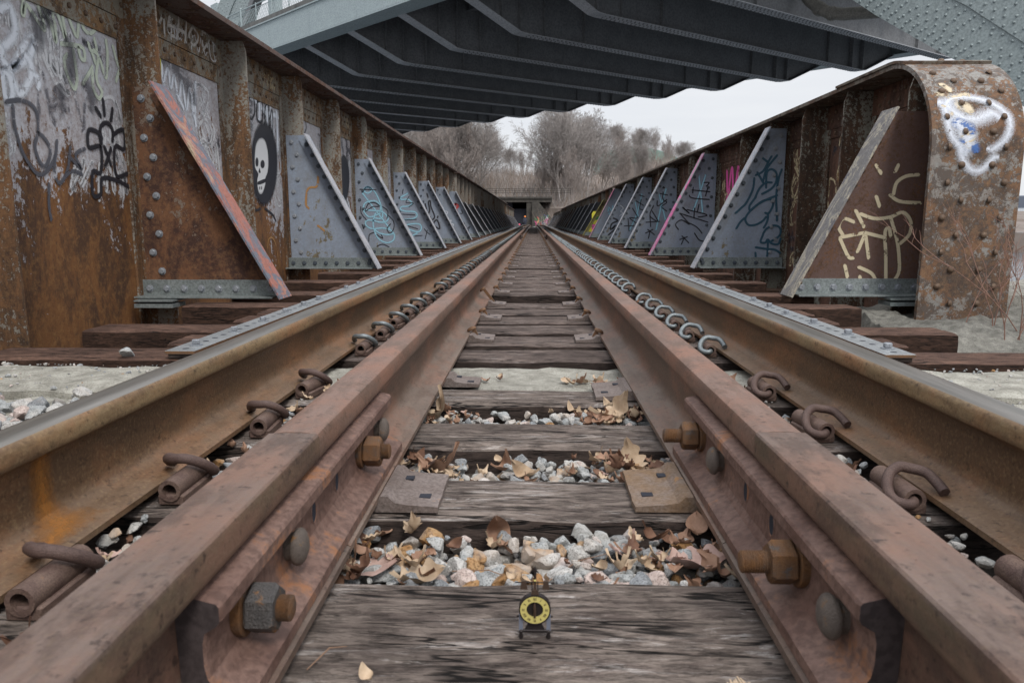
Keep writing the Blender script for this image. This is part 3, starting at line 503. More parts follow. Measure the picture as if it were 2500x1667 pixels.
def smooth_path(pts, n=5):
    """Catmull-Rom through 2D points"""
    if len(pts) < 3: return pts
    o = []
    for i in range(len(pts)-1):
        p0 = pts[max(i-1, 0)]; p1 = pts[i]; p2 = pts[i+1]; p3 = pts[min(i+2, len(pts)-1)]
        for j in range(n):
            t = j/n
            o.append(tuple(.5*((2*b)+(-a+c)*t+(2*a-5*b+4*c-d)*t*t+(-a+3*b-3*c+d)*t**3) for a, b, c, d in zip(p0, p1, p2, p3)))
    o.append(pts[-1]); return o
def stroke(mb, pts, wd, to3, k, off=0.):
    pts = smooth_path(pts); n = len(pts); vs = []; 
    d0 = Vector((pts[1][0]-pts[0][0], pts[1][1]-pts[0][1])).normalized(); d1 = Vector((pts[-1][0]-pts[-2][0], pts[-1][1]-pts[-2][1])).normalized()
    P2 = [Vector(pts[0])-d0*wd*.5]+[Vector(p) for p in pts]+[Vector(pts[-1])+d1*wd*.5]
    for i, p in enumerate(P2):
        d = P2[min(i+1, len(P2)-1)]-P2[max(i-1, 0)]
        if d.length < 1e-6: d = Vector((1, 0))
        d.normalize(); nn = Vector((-d.y, d.x))*wd*.5
        if i in (0, len(P2)-1): nn *= .35
        vs += [to3(p+nn, off), to3(p, off), to3(p-nn, off)]
    fs = []; uv = []
    for i in range(len(P2)-1):
        a = i*3; e0 = .0 if i > 0 else 0.; 
        for j in (0, 1):
            fs.append((a+j, a+j+1, a+j+4, a+j+3)); v0, v1 = (0, .5) if j == 0 else (.5, 1)
            s0 = 0 if i == 0 else None; 
            va = [v0, v1, v1, v0]
            if i == 0: va = [0, 0, v1, v0]
            if i == len(P2)-2: va = [v0, v1, 0, 0]
            uv.append([(i*.1, va[0]), (i*.1, va[1]), (i*.1+.1, va[2]), (i*.1+.1, va[3])])
    mb.add(vs, fs, k, uv)
def blob(mb, pts, to3, k, off=0.):
    c = Vector((sum(p[0] for p in pts)/len(pts), sum(p[1] for p in pts)/len(pts))); P3 = smooth_path(list(pts)+[pts[0]], 3)[:-1]; n = len(P3)
    vs = [to3(c, off)]+[to3(Vector(p), off) for p in P3]
    fs = [(0, 1+i, 1+(i+1) % n) for i in range(n)]
    mb.add(vs, fs, k, [[(0, .5), (.1, .98), (.1, .98)]]*n)
GRAF += [('W_R', 'X', 2.663, 'pink', .10, [[(9.75, .95), (9.8, 1.18), (9.95, .8), (10.1, 1.2), (10.25, .85), (10.35, 1.15)], [(9.8, .70), (9.9, .95), (10.05, .62), (10.2, .92), (10.35, .66)]]),
    ('W_R', 'X', 2.663, 'cream', .045, [[(9.7, 1.27), (9.75, 1.42), (9.85, 1.25)], [(9.95, 1.26), (9.97, 1.42)], [(10.05, 1.40), (10.15, 1.25), (10.3, 1.42)], [(9.6, .5), (9.7, .8), (9.75, 1.1)], [(9.85, .3), (9.95, .6), (10.1, .35), (10.2, .62)]]),
    ('W_R', 'X', 2.663, 'ochre', .04, [[(7.1, .95), (7.2, .6), (7.3, .9), (7.4, .35), (7.5, .7)], [(7.15, .3), (7.3, .1), (7.4, .4), (7.55, .15)], [(6.15, 1.2), (6.25, .7), (6.35, 1.1), (6.45, .5), (6.6, .9)], [(6.2, .4), (6.35, .1), (6.5, .45)]])]
def graffiti(name, parent, label=None):
    lay = 0
    for nm, kind, val, color, wd, strokes in GRAF:
        if nm != name: continue
        lay += 1; mb = MB(); o = .0006*lay
        if kind == 'X': sg = 1 if val < 0 else -1; to3 = lambda p, off: (val+sg*off, p[0], p[1])
        elif kind == 'Y': to3 = lambda p, off: (p[0], val-off, p[1])
        else:
            def to3(p, off):
                zb = 1.03-.62+ZC
                if p[1] < zb: return (p[0], 4.596-off, p[1])
                a = (p[1]-zb)/.62; rr = .624+off
                return (p[0], 5.22-rr*cos(a), zb+rr*sin(a))
        for q in strokes:
            if str(wd).startswith('fill'): blob(mb, q, to3, 0, .0006*int((wd+'1')[4]))
            else: stroke(mb, q, wd, to3, 0, .00002*strokes.index(q))
        mb.v = mb.v if False else mb.v
        if kind == 'X': mb.v = [(p[0]+(1 if val < 0 else -1)*o, p[1], p[2]) for p in mb.v]
        elif kind == 'Y': mb.v = [(p[0], p[1]-o, p[2]) for p in mb.v]
        mb.build('graffiti', P[color+'_fill' if str(wd).startswith('fill') else color], parent)
def scribble(par, val, u0, u1, v0, v1, color, n, wd, lift, seed):
    """a web panel's faded older tags: looping and zigzag strokes"""
    g = random.Random(seed); mb = MB(); s = 1 if val < 0 else -1
    for i in range(n):
        cu, cv = g.uniform(u0, u1), g.uniform(v0, v1); a = g.uniform(.06, .2); pts = []
        if g.random() < .5:
            for j in range(g.randint(6, 14)): pts.append((cu+a*.9*cos(j*1.3+i)*g.uniform(.6, 1.1)+j*.012, cv+a*sin(j*1.3)*g.uniform(.6, 1.2)))
        else:
            for j in range(g.randint(5, 11)): pts.append((cu+(j-4)*a*.32, cv+(a if j % 2 else -a)*g.uniform(.5, 1.3)))
        pts = [(min(u1, max(u0, p[0])), min(v1, max(v0, p[1]))) for p in pts]
        stroke(mb, pts, wd*g.uniform(.7, 1.3), lambda p, off: (val+s*(lift+off), p[0], p[1]), 0, .00002*i)
    mb.build('graffiti', P[color], par)
def icos():
    t = (1+5**.5)/2
    v = [(-1, t, 0), (1, t, 0), (-1, -t, 0), (1, -t, 0), (0, -1, t), (0, 1, t), (0, -1, -t), (0, 1, -t), (t, 0, -1), (t, 0, 1), (-t, 0, -1), (-t, 0, 1)]
    f = [(0, 11, 5), (0, 5, 1), (0, 1, 7), (0, 7, 10), (0, 10, 11), (1, 5, 9), (5, 11, 4), (11, 10, 2), (10, 7, 6), (7, 1, 8), (3, 9, 4), (3, 4, 2), (3, 2, 6), (3, 6, 8), (3, 8, 9), (4, 9, 5), (2, 4, 11), (6, 2, 10), (8, 6, 7), (9, 8, 1)]
    return [Vector(p).normalized() for p in v], f
def stone_shape(rng, sub=True):
    """a crushed stone: sphere cut by random planes"""
    v, f = icos()
    if sub:
        for _ in range(2):
            nf = []; mid = {}
            for a, b, c in f:
                q = []
                for x, y in ((a, b), (b, c), (c, a)):
                    kk = (min(x, y), max(x, y))
                    if kk not in mid: mid[kk] = len(v); v.append(((v[x]+v[y])/2).normalized())
                    q.append(mid[kk])
                nf += [(a, q[0], q[2]), (b, q[1], q[0]), (c, q[2], q[1]), (q[0], q[1], q[2])]
            f = nf
    pl = []
    for _ in range(10):
        n = Vector((rng.gauss(0, 1), rng.gauss(0, 1), rng.gauss(0, 1))).normalized(); pl.append((n, rng.uniform(.42, .74)))
    sx, sy, sz = rng.uniform(.85, 1.3), rng.uniform(.75, 1.05), rng.uniform(.6, .85); o = []
    for p in v:
        r = 1.
        for n, d in pl:
            c = p.dot(n)
            if c > .01: r = min(r, d/c)
        o.append(Vector((p.x*r*sx, p.y*r*sy, p.z*r*sz))*(1+.04*noise.noise(p*3)))
    return o, f
SH = [stone_shape(R) for _ in range(9)]
SHL = [stone_shape(R, False) for _ in range(6)]
def put_stone(mb, c, s, k, low=False):
    v, f = R.choice(SHL if low else SH); q = Matrix.Rotation(R.uniform(0, 6.28), 3, 'Z') @ Matrix.Rotation(R.uniform(-.5, .5), 3, 'X') @ Matrix.Rotation(R.uniform(-.4, .4), 3, 'Y')
    mb.add([q @ p*s+Vector(c) for p in v], f, k)
def leaf_mesh(mb, c, size, rz, curl, tilt, k, rng, kind='oak', lift=0):
    """lobed dry leaf: a midrib and two toothed, curled halves"""
    n = 18; rows = []
    for i in range(n+1):
        t = i/n; base = (sin(pi*min(1, t*1.02))**.7)*.36
        lob = .55+.45*abs(sin(t*pi*3.5)) if kind == 'oak' else 1.
        wd = max(.012, base*lob)*size if t > .12 else .010*size
        rows.append((t, wd))
    q = Matrix.Rotation(rz, 3, 'Z') @ Matrix.Rotation(tilt, 3, 'X') @ Matrix.Rotation(rng.uniform(-.3, .3), 3, 'Y'); vs = []; fs = []
    fold = rng.uniform(.2, .9); tw = rng.uniform(-.8, .8)
    for i, (t, wd) in enumerate(rows):
        y = t*size; zc = curl*size*(t-.5)**2*2.2; sh = -.14*size*(1 if (int(t*3.5) % 2) else .6)*(wd/(size*.36))
        for j in (-1, -.5, 0, .5, 1):
            x = j*wd; z = zc+abs(j)**1.5*wd*fold+.03*size*sin(9*t+5*j)
            xx = x*cos(tw*t)-z*sin(tw*t); zz = x*sin(tw*t)+z*cos(tw*t)
            vs.append(q @ Vector((xx, y+abs(j)*size*.10, zz))+Vector(c)+Vector((0, 0, lift)))
    for i in range(n):
        for j in range(4): a = i*5+j; fs.append((a, a+1, a+6, a+5))
    mb.add(vs, fs, k)
# ------------------------------------------------------------------ big setting
XC = 0.008
H = 7.0+ZC
AV = Vector((-.7216, .6923, 0)); NV = Vector((.6923, .7216, 0))
def SN(s, n, z): q = AV*s+NV*n; return (q.x, q.y, z)

# water, land, hills ------------------------------------------------
wb = MB()
def wz(y): return -5.2+.0212*max(0, y-20)
wb.add([(-90, -20, -5.2), (900, -20, -5.2), (900, 20, -5.2), (-90, 20, -5.2), (900, 100, wz(100)), (-90, 100, wz(100)), (2600, 1500, wz(1500)), (520, 1500, wz(1500))],
       [(0, 1, 2, 3), (3, 2, 4, 5), (5, 4, 6, 7)])
tag(wb.build('water', m['water']), kind='structure')
hb = MB()
def hz(x, y):
    t = max(0, min(1, (y-100)/95)); q = abs(x+1.5)
    side = max(0, min(1, (q-5.5)/16)); side = side*side*(3-2*side)
    h = 15.*(t**.8)*side+1.2*noise.noise(Vector((x*.06, y*.05, 0)))*side
    if y > 122: h = max(h, min(12, 3.4+(y-122)*.16)) if abs(x+1.5) < 26 else h+1.5
    if x > 30: h *= max(.25, 1-(x-30)/70)
    return -.9+h
gx = [-150+i*5 for i in range(20)]+[-50+i*2 for i in range(50)]+[50+i*6 for i in range(12)]; gy = [97, 99, 101, 104, 108, 112, 116, 119, 121.9, 122.1, 126, 131]+[137+i*8 for i in range(20)]
vs = [(x, y, hz(x, y)) for y in gy for x in gx]; nx = len(gx)
hb.add(vs, [(j*nx+i, j*nx+i+1, (j+1)*nx+i+1, (j+1)*nx+i) for j in range(len(gy)-1) for i in range(nx-1)])
hb.add([(-150, 97, -5.6), (124, 97, -5.6)]+[(-150, 97, hz(-150, 97)), (124, 97, hz(124, 97))], [(0, 1, 3, 2)])
tag(hb.build('hillside', m['hill'], smooth=60), kind='structure')
sb = MB(); pts = [(700+i*70, 1500, wz(1500)+26+9*noise.noise(Vector((i*.35, 0, 0)))) for i in range(24)]
sb.add([(p[0], 1500, wz(1500)-3) for p in pts]+pts+[(p[0], 1900, p[2]+8) for p in pts], [(i, i+1, 25+i, 24+i) for i in range(23)]+[(24+i, 25+i, 49+i, 48+i) for i in range(23)])
tag(sb.build('far_shore', m['shore']), kind='structure')
tb = MB(); tb.box((-4.2, 89.5, -1.6), (4.2, 124, -.62))
tag(tb.build('track_bed', m['track_ground']), kind='structure')
gb = MB(); gb.box((-7, -1.5, -1.2), (7, 2.14, -.062))
tag(gb.build('ground', m['soil']), kind='structure')

# concrete abutment --------------------------------------------------
def rough_block(name, x0, x1, y0, y1, z0, ztop, mat, amp=.012, res=(60, 14), fr=6, skew=None):
    mb = MB(); nx, ny = res; vs = []
    for j in range(ny+1):
        for i in range(nx+1):
            u, v = i/nx, j/ny; x = x0+(x1-x0)*u; yy0 = y0+(skew(x) if skew else 0); y = yy0+(y1-yy0)*v
            z = ztop(x, y) if callable(ztop) else ztop
            nn = noise.fractal(Vector((x*fr, y*fr, z*3)), 1, 2, 5)
            e = min(u*(x1-x0), v*(y1-y0), (1-v)*(y1-y0))
            z += amp*nn+amp*.35*noise.fractal(Vector((x*fr*6, y*fr*6, 1)), 1, 2, 4)-(.012 if e < 1e-6 else 0)
            if j in (0, ny): y += .010*noise.noise(Vector((x*14, y*9, 3)))
            vs.append((x, y, z))
    n = nx+1; fs = [(j*n+i, j*n+i+1, (j+1)*n+i+1, (j+1)*n+i) for j in range(ny) for i in range(nx)]
    k = len(vs); vs += [(vs[i][0], vs[i][1], z0) for i in range(n)]; fs += [(k+i, k+i+1, i+1, i) for i in range(nx)]
    k = len(vs); vs += [(vs[ny*n+i][0], vs[ny*n+i][1], z0) for i in range(n)]; fs += [(ny*n+i, ny*n+i+1, k+i+1, k+i) for i in range(nx)]
    k = len(vs); vs += [(vs[j*n][0], vs[j*n][1], z0) for j in range(ny+1)]; fs += [(j*n, (j+1)*n, k+j+1, k+j) for j in range(ny)]
    k = len(vs); vs += [(vs[j*n+nx][0], vs[j*n+nx][1], z0) for j in range(ny+1)]; fs += [(k+j, k+j+1, (j+1)*n+nx, j*n+nx) for j in range(ny)]
    mb.add(vs, fs); return mb.build(name, mat, smooth=50)
o = rough_block('abutment_wall', -6.5, 6.5, 2.15, 2.53, -5, -.012, m['conc_pale'], .010, (220, 8), 9)
tag(o, 'pale concrete top of the abutment wall, crossing the track behind the nearest four ties', 'abutment wall')
o = rough_block('concrete_ledge', -6.5, -1.02, 1.96, 2.149, -.5, -.040, m['conc_pale'], .012, (110, 12), 9, skew=lambda x: -.35 if x < -2.0 else -.35*min(1, max(0, (-1.5-x)/.5)))
tag(o, 'flat pale concrete ledge with loose stones left of the running rail', 'concrete ledge')
o = rough_block('concrete_ledge', 1.02, 6.5, 1.9, 2.149, -.5, -.040, m['conc_pale'], .012, (110, 12), 9, skew=None)
tag(o, 'flat pale concrete ledge right of the running rail, at the right edge', 'concrete ledge')
def lz(x, y):
    f = min(1, max(0, (y-3.25)/.75)); f = f*f*(3-2*f); g = min(1, max(0, (x-2.0)/.12))
    s = -.34+.23*f+.03*noise.noise(Vector((x*2.3, y*3, 7))); return s*g+(-.5)*(1-g)
o = rough_block('concrete_bank', 1.95, 7, 3.02, 5.3, -5, lz, m['conc_bank'], .035, (240, 120), 4)
tag(o, 'rough crumbling concrete bank under the curved end of the right girder', 'concrete bank')
o = rough_block('bearing_block', 3.02, 8, 5.35, 6.6, -5, -.02, m['conc_old'], .03, (50, 14), 4)
tag(o, 'dark weathered concrete block behind the right girder end, before the water', 'concrete block')

# ------------------------------------------------------------------ ballast stones (nobody could count them)
bl = MB()
def tie_ys():
    near = [.86, 1.26, 1.66, 2.03]; deck = [2.69, 3.03, 3.36, 3.69, 4.01, 4.32]
    ys = []; k = 0
    while True:
        base = 4.80+2.9*k
        if base > 60: break
        ys += [base+.24+.335*i for i in range(8)]; k += 1
    return near, deck, ys
NEAR, DECK, YS = tie_ys()
def in_tie(y): return any(abs(y-t) < .105 for t in NEAR)
def mk(): return R.choices([0, 1, 2, 3, 4], [5, 3, 2, .9, 1.4])[0]
n_ = 0
for _ in range(9000):
    y = R.uniform(.60, 2.14); x = R.uniform(-.66, .66)
    if in_tie(y): continue
    s = R.choice([.006, .009, .012, .015, .018, .022]); k = mk()
    if y < 1.2: s *= 1.18
    if .96 < y < 1.16 and R.random() < .2 and -.3 < x < .1: k = 3
    put_stone(bl, (x, y, -.078+R.uniform(0, .058)), s, k)
for _ in range(2200):
    sd = R.choice([-1, 1]); x = sd*R.uniform(.83, 3.2); y = R.uniform(.5, 2.0)
    if abs(x) > 1.15 and y > 1.75+(.25*abs(x)-.5): pass
    put_stone(bl, (x, y, -.10+R.uniform(0, .07)), R.choice([.014, .02, .028, .033]), R.choices([0, 1, 2, 4], [5, 3, 1, 1])[0])
for _ in range(700):
    x = -R.uniform(.95, 2.0); y = R.uniform(1.3, 2.02)
    put_stone(bl, (x, y, -.07+R.uniform(0, .055)), R.choice([.02, .028, .034]), R.choices([0, 1, 2, 4], [5, 3, 1, 1])[0])
for _ in range(500):
    x = R.uniform(.95, 2.2); y = R.uniform(1.2, 1.93)
    put_stone(bl, (x, y, -.07+R.uniform(0, .055)), R.choice([.02, .028, .034]), R.choices([0, 1, 2, 4], [5, 3, 1, 1])[0])
for _ in range(700):
    sd = R.choice([-1, 1]); y = R.uniform(.6, 2.1)
    if not in_tie(y): put_stone(bl, (sd*R.uniform(.52, .69), y, -.05+R.uniform(0, .055)), R.choice([.008, .012, .016]), R.choices([0, 1, 2, 3, 4], [4, 3, 2, 1, 1])[0])
for _ in range(900):            # grit and chips strewn over the concrete
    sd = R.choice([-1, 1]); y = 2.52-R.random()**1.6*.5; x = sd*R.uniform(.86, 2.7); zz = -.012 if y > 2.15 else -.036
    put_stone(bl, (x, y, zz), R.choice([.003, .005, .007, .012]), R.choices([0, 1, 2, 3, 4], [4, 3, 4, 1, 1])[0], True)
for y in NEAR+DECK+YS[:20]:            # grit between the rails near the clips
    for sd in (-1, 1):
        for _ in range(5 if y < 4 else 2): put_stone(bl, (XC+sd*R.uniform(.60, .66), y+R.uniform(-.12, .12), .004), R.uniform(.004, .009), R.choice([0, 1, 3]), True)
tag(bl.build('ballast', [m['stone_a'], m['stone_b'], m['stone_c'], m['stone_d'], m['stone_e']], smooth=22), 'grey granite ballast between the nearest crossties', 'ballast', kind='stuff')
for i, (x, y, z, s, k, lb) in enumerate([(-1.50, 2.62, .014, .034, 0, 'small pale stone resting alone on the long brown tie at the left'), (-1.73, 2.12, -.02, .034, 0, 'grey stone on the left concrete ledge, leftmost of the three loose ones'),
        (-1.62, 2.10, -.022, .025, 2, 'darker small stone beside the leftmost loose stone on the concrete ledge'), (-1.36, 2.12, -.02, .03, 1, 'pale flat stone on the left concrete ledge nearest the rail'),
        (1.52, 2.02, -.008, .048, 1, 'large pale stone on the right concrete ledge at the right edge')]):
    q = MB(); put_stone(q, (0, 0, 0), s, 0); o = q.build('loose_stone', m['stone_'+'abcde'[k]], smooth=32); o.location = (x, y, z); tag(o, lb, 'stone')

# ------------------------------------------------------------------ crossties
def tie_mesh(x0, x1, w, h, seed, mat, nx=60, amp=.004, name='crosstie', cracks=True):
    mb = MB(); prof = []; r = .008; npt = 3
    # ring of (y, z)
    for k in range(10): prof.append((-w/2+w*k/9, 0))
    for k in range(1, 5): prof.append((w/2, -h*k/4))
    for k in range(1, 5): prof.append((w/2-w*k/4, -h))
    for k in range(1, 4): prof.append((-w/2, -h+h*k/4))
    rs = []
    for i in range(nx+1):
        x = x0+(x1-x0)*i/nx; ring = []
        for (y, z) in prof:
            q = Vector((x*1.1+seed*7, y*26+seed, z*26)); d = noise.fractal(q, 1, 2, 4)*amp
            e = noise.noise(Vector((x*3.3+seed*3, y*3, seed)))*amp*1.6
            yy, zz = y, z
            top = z > -.001; edge = abs(abs(y)-w/2) < 1e-6
            if top: zz += d+e*.5-(.006+.010*max(0, noise.noise(Vector((x*5+seed, 1.7*seed, 0)))) if edge else 0)
            if edge: yy += (-1 if y > 0 else 1)*(.004 if top else 0)+d*.8+e*(1 if y > 0 else -1)
            ring.append((x, yy, zz))
        rs.append(ring)
    mb.rings(rs); return mb.build(name, mat, smooth=48)
def place_tie(o, y, label, group, z=0):
    o.location = (0, y, z); tag(o, label, 'crosstie', group)
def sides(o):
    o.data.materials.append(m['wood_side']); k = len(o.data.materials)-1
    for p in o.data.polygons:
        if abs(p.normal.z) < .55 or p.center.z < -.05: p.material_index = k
near_lab = ['weathered grey crosstie in the foreground with the small clock standing on it', 'grey crosstie with a rusty tie plate at each end, second from the camera', 'bare grey crosstie between two strips of leaves and ballast, third from the camera',
            'dark crosstie directly in front of the pale concrete wall top']
for i, y in enumerate(NEAR):
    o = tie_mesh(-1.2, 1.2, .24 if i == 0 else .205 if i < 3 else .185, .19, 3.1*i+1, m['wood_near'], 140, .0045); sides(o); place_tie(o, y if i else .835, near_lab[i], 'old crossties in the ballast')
short = [tie_mesh(-1.5, 1.5, .250, .2, 11+i*5.7, m['wood_deck'], 70, .0026) for i in range(3)]
long_ = [tie_mesh(-2.06, 1.88, .250, .2, 31+i*5.7, m['wood_brown'], 90, .0024, 'long_crosstie') for i in range(2)]
# long ties are brown where new: deck between the rails weathers grey -> second slot by x
for o in long_:
    o.data.materials.append(m['wood_deck'])
    for p in o.data.polygons:
        if abs(p.center.x) < .95: p.material_index = 1
for o in short:
    o.data.materials.append(m['wood_brown'])
    for p in o.data.polygons:
        if abs(p.center.x) > .95: p.material_index = 1
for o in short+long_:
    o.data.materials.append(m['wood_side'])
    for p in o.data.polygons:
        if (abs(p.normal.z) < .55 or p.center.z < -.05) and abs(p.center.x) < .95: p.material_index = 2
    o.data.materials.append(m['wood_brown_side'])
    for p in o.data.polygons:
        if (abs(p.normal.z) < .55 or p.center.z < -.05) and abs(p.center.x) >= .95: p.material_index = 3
ALLY = []; us = set(); cnt = 0
for i, y in enumerate(DECK+YS):
    isl = (i % 2 == 0) if i < 5 else (i == 5 or i % 3 == 0)
    if i in (3,): isl = False
    if i == 4: isl = False
    src = long_[i % 2] if isl else short[i % 3]
    if src.name in us: o = src.copy(); C.objects.link(o)
    else: o = src; us.add(src.name)
    cnt += 1; z = dip(y)
    if cnt <= 30: lb = f'{"long" if isl else "short"} dark bridge tie, {ORD[cnt]} beyond the pale concrete wall top'; 
    else: lb = 'distant bridge tie far down the track, beyond the thirtieth from the concrete wall'
    place_tie(o, y, lb, 'bridge deck ties', z); ALLY.append(y)

# ------------------------------------------------------------------ rails
PROF = [(.076, 0), (.076, .010), (.068, .0135), (.034, .0225), (.020, .029), (.0125, .038), (.009, .055), (.0083, .11), (.010, .124), (.016, .132), (.0335, .140), (.0365, .144), (.0372, .150), (.0362, .168), (.0325, .1755), (.024, .179), (.012, .1805)]
def rail(name, xc, y0, y1, mats, label, cat, group, shine=False, seed=0, sq=False, z0=.018):
    pr = PROF if not sq else PROF[:12]+[(.0375, .150), (.0375, .172), (.0365, .177), (.034, .1795), (.012, .1805)]
    if shine: pr = PROF[:12]+[(.0372, .150), (.0366, .163), (.0345, .1705), (.0300, .1755), (.0225, .1788), (.012, .1805)]
    full = pr+[(-x, z) for x, z in reversed(pr)]
    ys = []; y = y0
    while y < y1: ys.append(y); y += .25 if y < 6 else 1.5
    ys.append(y1); rs = []
    for y in ys:
        wx = .0015*noise.noise(Vector((seed, y*.35, 0)))+(.004*noise.noise(Vector((seed, y*.09, 5))) if y > 8 else 0); wz_ = .0012*noise.noise(Vector((seed+9, y*.4, 0)))
        rs.append([(x+wx, y-y0, z+wz_+dip(y)) for x, z in full])
    ks = []
    n = len(full)
    for j in range(n):
        a = full[j]; b = full[(j+1) % n]; mx_ = (a[0]+b[0])/2; mz = (a[1]+b[1])/2
        ks.append(1 if shine and mz > .176 and -.0275 < mx_ < .0275 else 0)
    mb = MB(); mb.rings(rs, ks); o = mb.build(name, mats, smooth=32); o.location = (xc, y0, z0)
    return tag(o, label, cat, group)
RX = .7175+.037; GX = .347
rail('running_rail', XC-RX, .22, 112, [m['run'], m['shine']], 'left running rail with a polished bluish top running to the far underpass', 'rail', 'running rails', True, 1)
rail('running_rail', XC+RX, .22, 112, [m['run'], m['shine']], 'right running rail with a polished bluish top running to the far underpass', 'rail', 'running rails', True, 2)
def rust_run(rl, y0, y1):
    """orange rust bleeding down the rail's inner web and foot"""
    q = MB(); ps = [(.0335, .1395), (.016, .1315), (.010, .1235), (.0088, .11), (.0092, .055), (.013, .038), (.020, .0292), (.034, .0228), (.066, .0140)]; loc = rl.location; s = 1 if loc.x < 0 else -1
    n = len(ps); vs = []
    for i, (x, z) in enumerate(ps):
        wd = (y1-y0)*(1+(1.8*max(0, i-4)/4)); 
        for j in range(5): vs.append((loc.x+s*(x+.0009), (y0+y1)/2+wd*(j/4-.5), loc.z+z+.0006))
    fs = []; uv = []
    for i in range(n-1):
        for j in range(4):
            fs.append((i*5+j, i*5+j+1, i*5+j+6, i*5+j+5)); e0 = .5*(1-(i/(n-1))**4)+.0; a_ = lambda jj, ii: .5+(jj/4-.5)*(1 if ii < n-1 else 0)+(0 if ii < n-1 else .5)
            uv.append([(i, a_(j, i)), (i, a_(j+1, i)), (i+1, a_(j+1, i+1)), (i+1, a_(j, i+1))])
    q.add(vs, fs, 0, uv); q.build('rust_stain', P['rustrun'], rl)
rust_run([o for o in C.objects if o.name.startswith('running_rail') and o.location.x < 0][0], .995, 1.055)
for sd, nm in ((-1, 'left'), (1, 'right')):
    yj = .99 if sd < 0 else 1.015
    rail('guard_rail', XC+sd*GX, .2, yj-.002, [m['guard_near']], f'{nm} guard rail, the near length with a flat square brown head ending at the joint', 'rail', 'guard rails', False, 3+sd, True)
    rail('guard_rail', XC+sd*GX, yj+.002, 18.4, [m['guard']], f'{nm} guard rail, the long reddish middle length beyond the near bolted joint', 'rail', 'guard rails', False, 5+sd)
    rail('guard_rail', XC+sd*GX, 18.41, 111, [m['guard']], f'{nm} guard rail, the distant length beyond the second joint', 'rail', 'guard rails', False, 7+sd)

# joint bars ----------------------------------------------------------
BP = [(.010, .122), (.022, .134), (.030, .1335), (.0495, .1285), (.0520, .1250), (.0520, .1110), (.0490, .1065), (.037, .099), (.0345, .088), (.0345, .066), (.037, .052), (.044, .042), (.067, .0315), (.0715, .028), (.0715, .0145), (.066, .0135), (.034, .024), (.020, .031), (.012, .040)]
def joint_bar(sd, y0, y1, label, bolts=(), holes=(), near=True):
    rc = XC+sd*GX; s = -sd            # s: direction towards the track centre
    t = thing('joint_bar', (rc, y0, .018), label, 'joint bar', 'bolted joint bars on the guard rails')
    mb = MB(); ys = [y0, y0+.004]+[y0+(y1-y0)*i/24 for i in range(1, 24)]+[y1-.004, y1]
    rs = []
    for i, y in enumerate(ys):
        e = .0015 if i in (0, len(ys)-1) else 0
        rs.append([(rc+s*(x-e), y, .018+z+.0006*noise.noise(Vector((y*30, z*90, 0)))) for x, z in BP])
    mb.rings(rs, caps=False)
    mb.add([p for p in rs[0]], [tuple(range(len(BP)))[::-1]], 1); mb.add([p for p in rs[-1]], [tuple(range(len(BP)))], 1)
    o = mb.build('bar', [m['bar'], m['barend']], t, smooth=20); fixnormals(o)
    zb = .018+.078; xf = rc+s*.0340
    for y in holes:
        hb_ = MB(); rr = []
        for q, dx in ((1.35, .0006), (1.1, .0022), (1., .0014)): rr.append([(xf+s*dx, y+.0095*q*cos(2*pi*j/16), zb+.0150*q*sin(2*pi*j/16)) for j in range(16)])
        hb_.rings(rr, 0, caps=False); hb_.add(rr[2], [tuple(range(16))], 1)
        hb_.build('bolt_hole', [m['bar'], m['tunnel']], t)  # dark disc painted for the shade in the bolt hole
    for y, kind, mt in bolts:
        nn = Vector((s, 0, 0)); c = Vector((xf, y, zb))
        b = MB()
        if kind == 'nut':
            b.rings([[c+nn*dx+Vector((0, cos(2*pi*j/20)*rr, sin(2*pi*j/20)*rr)) for j in range(20)] for dx, rr in ((0, .029), (.009, .029), (.010, .027), (.010, .01))], 0)
            n0 = .011; 
            hexr = lambda dx, rr: [c+nn*dx+Vector((0, cos(pi*j/3+.35)*rr, sin(pi*j/3+.35)*rr)) for j in range(6)]
            b.rings([hexr(n0, .0235), hexr(n0+.003, .0265), hexr(n0+.026, .0265), hexr(n0+.030, .0225)], 1)
            o = b.build('bolt_nut', [m['nutorange'], m[mt]], t, smooth=25)
            b = MB(); rs = []
            L = (.036 if sd > 0 else .018) if near else .01
            for i in range(25): rr = .0125+(.0011 if i % 2 else -.0006); dx = n0+.026+L*i/24; rs.append([c+nn*dx+Vector((0, cos(2*pi*j/18)*rr, sin(2*pi*j/18)*rr)) for j in range(18)])
            rs.append([p-(p-(c+nn*(n0+.026+L)))*.15+nn*.001 for p in rs[-1]])
            b.rings(rs); o2 = b.build('threaded_end', m['nutorange'], o, smooth=60)
        else:
            b.rings([[c+nn*dx+Vector((0, cos(2*pi*j/18)*rr, sin(2*pi*j/18)*rr*1.25)) for j in range(18)] for dx, rr in ((0, .0145), (.014, .0145))], 0)
            b.rings([[c+nn*dx+Vector((0, cos(2*pi*j/22)*rr, sin(2*pi*j/22)*rr)) for j in range(22)] for dx, rr in ((.011, .018), (.0115, .0215), (.015, .0235), (.019, .0225), (.023, .018), (.0255, .012), (.0265, .004))], 0)
            b.build('bolt_head', m['button'], t, smooth=50)
    return t
joint_bar(-1, .615, 1.44, 'rusty angle bar bolted inside the left guard rail in the foreground', [(.70, 'nut', 'nut'), (.845, 'head', ''), (1.225, 'nut', 'nutorange'), (1.36, 'head', '')], [.955, 1.075])
joint_bar(1, .635, 1.43, 'rusty angle bar bolted inside the right guard rail in the foreground', [(.70, 'head', ''), (.82, 'nut', 'nutorange'), (1.19, 'head', ''), (1.335, 'nut', 'nutorange')], [.93, 1.05])
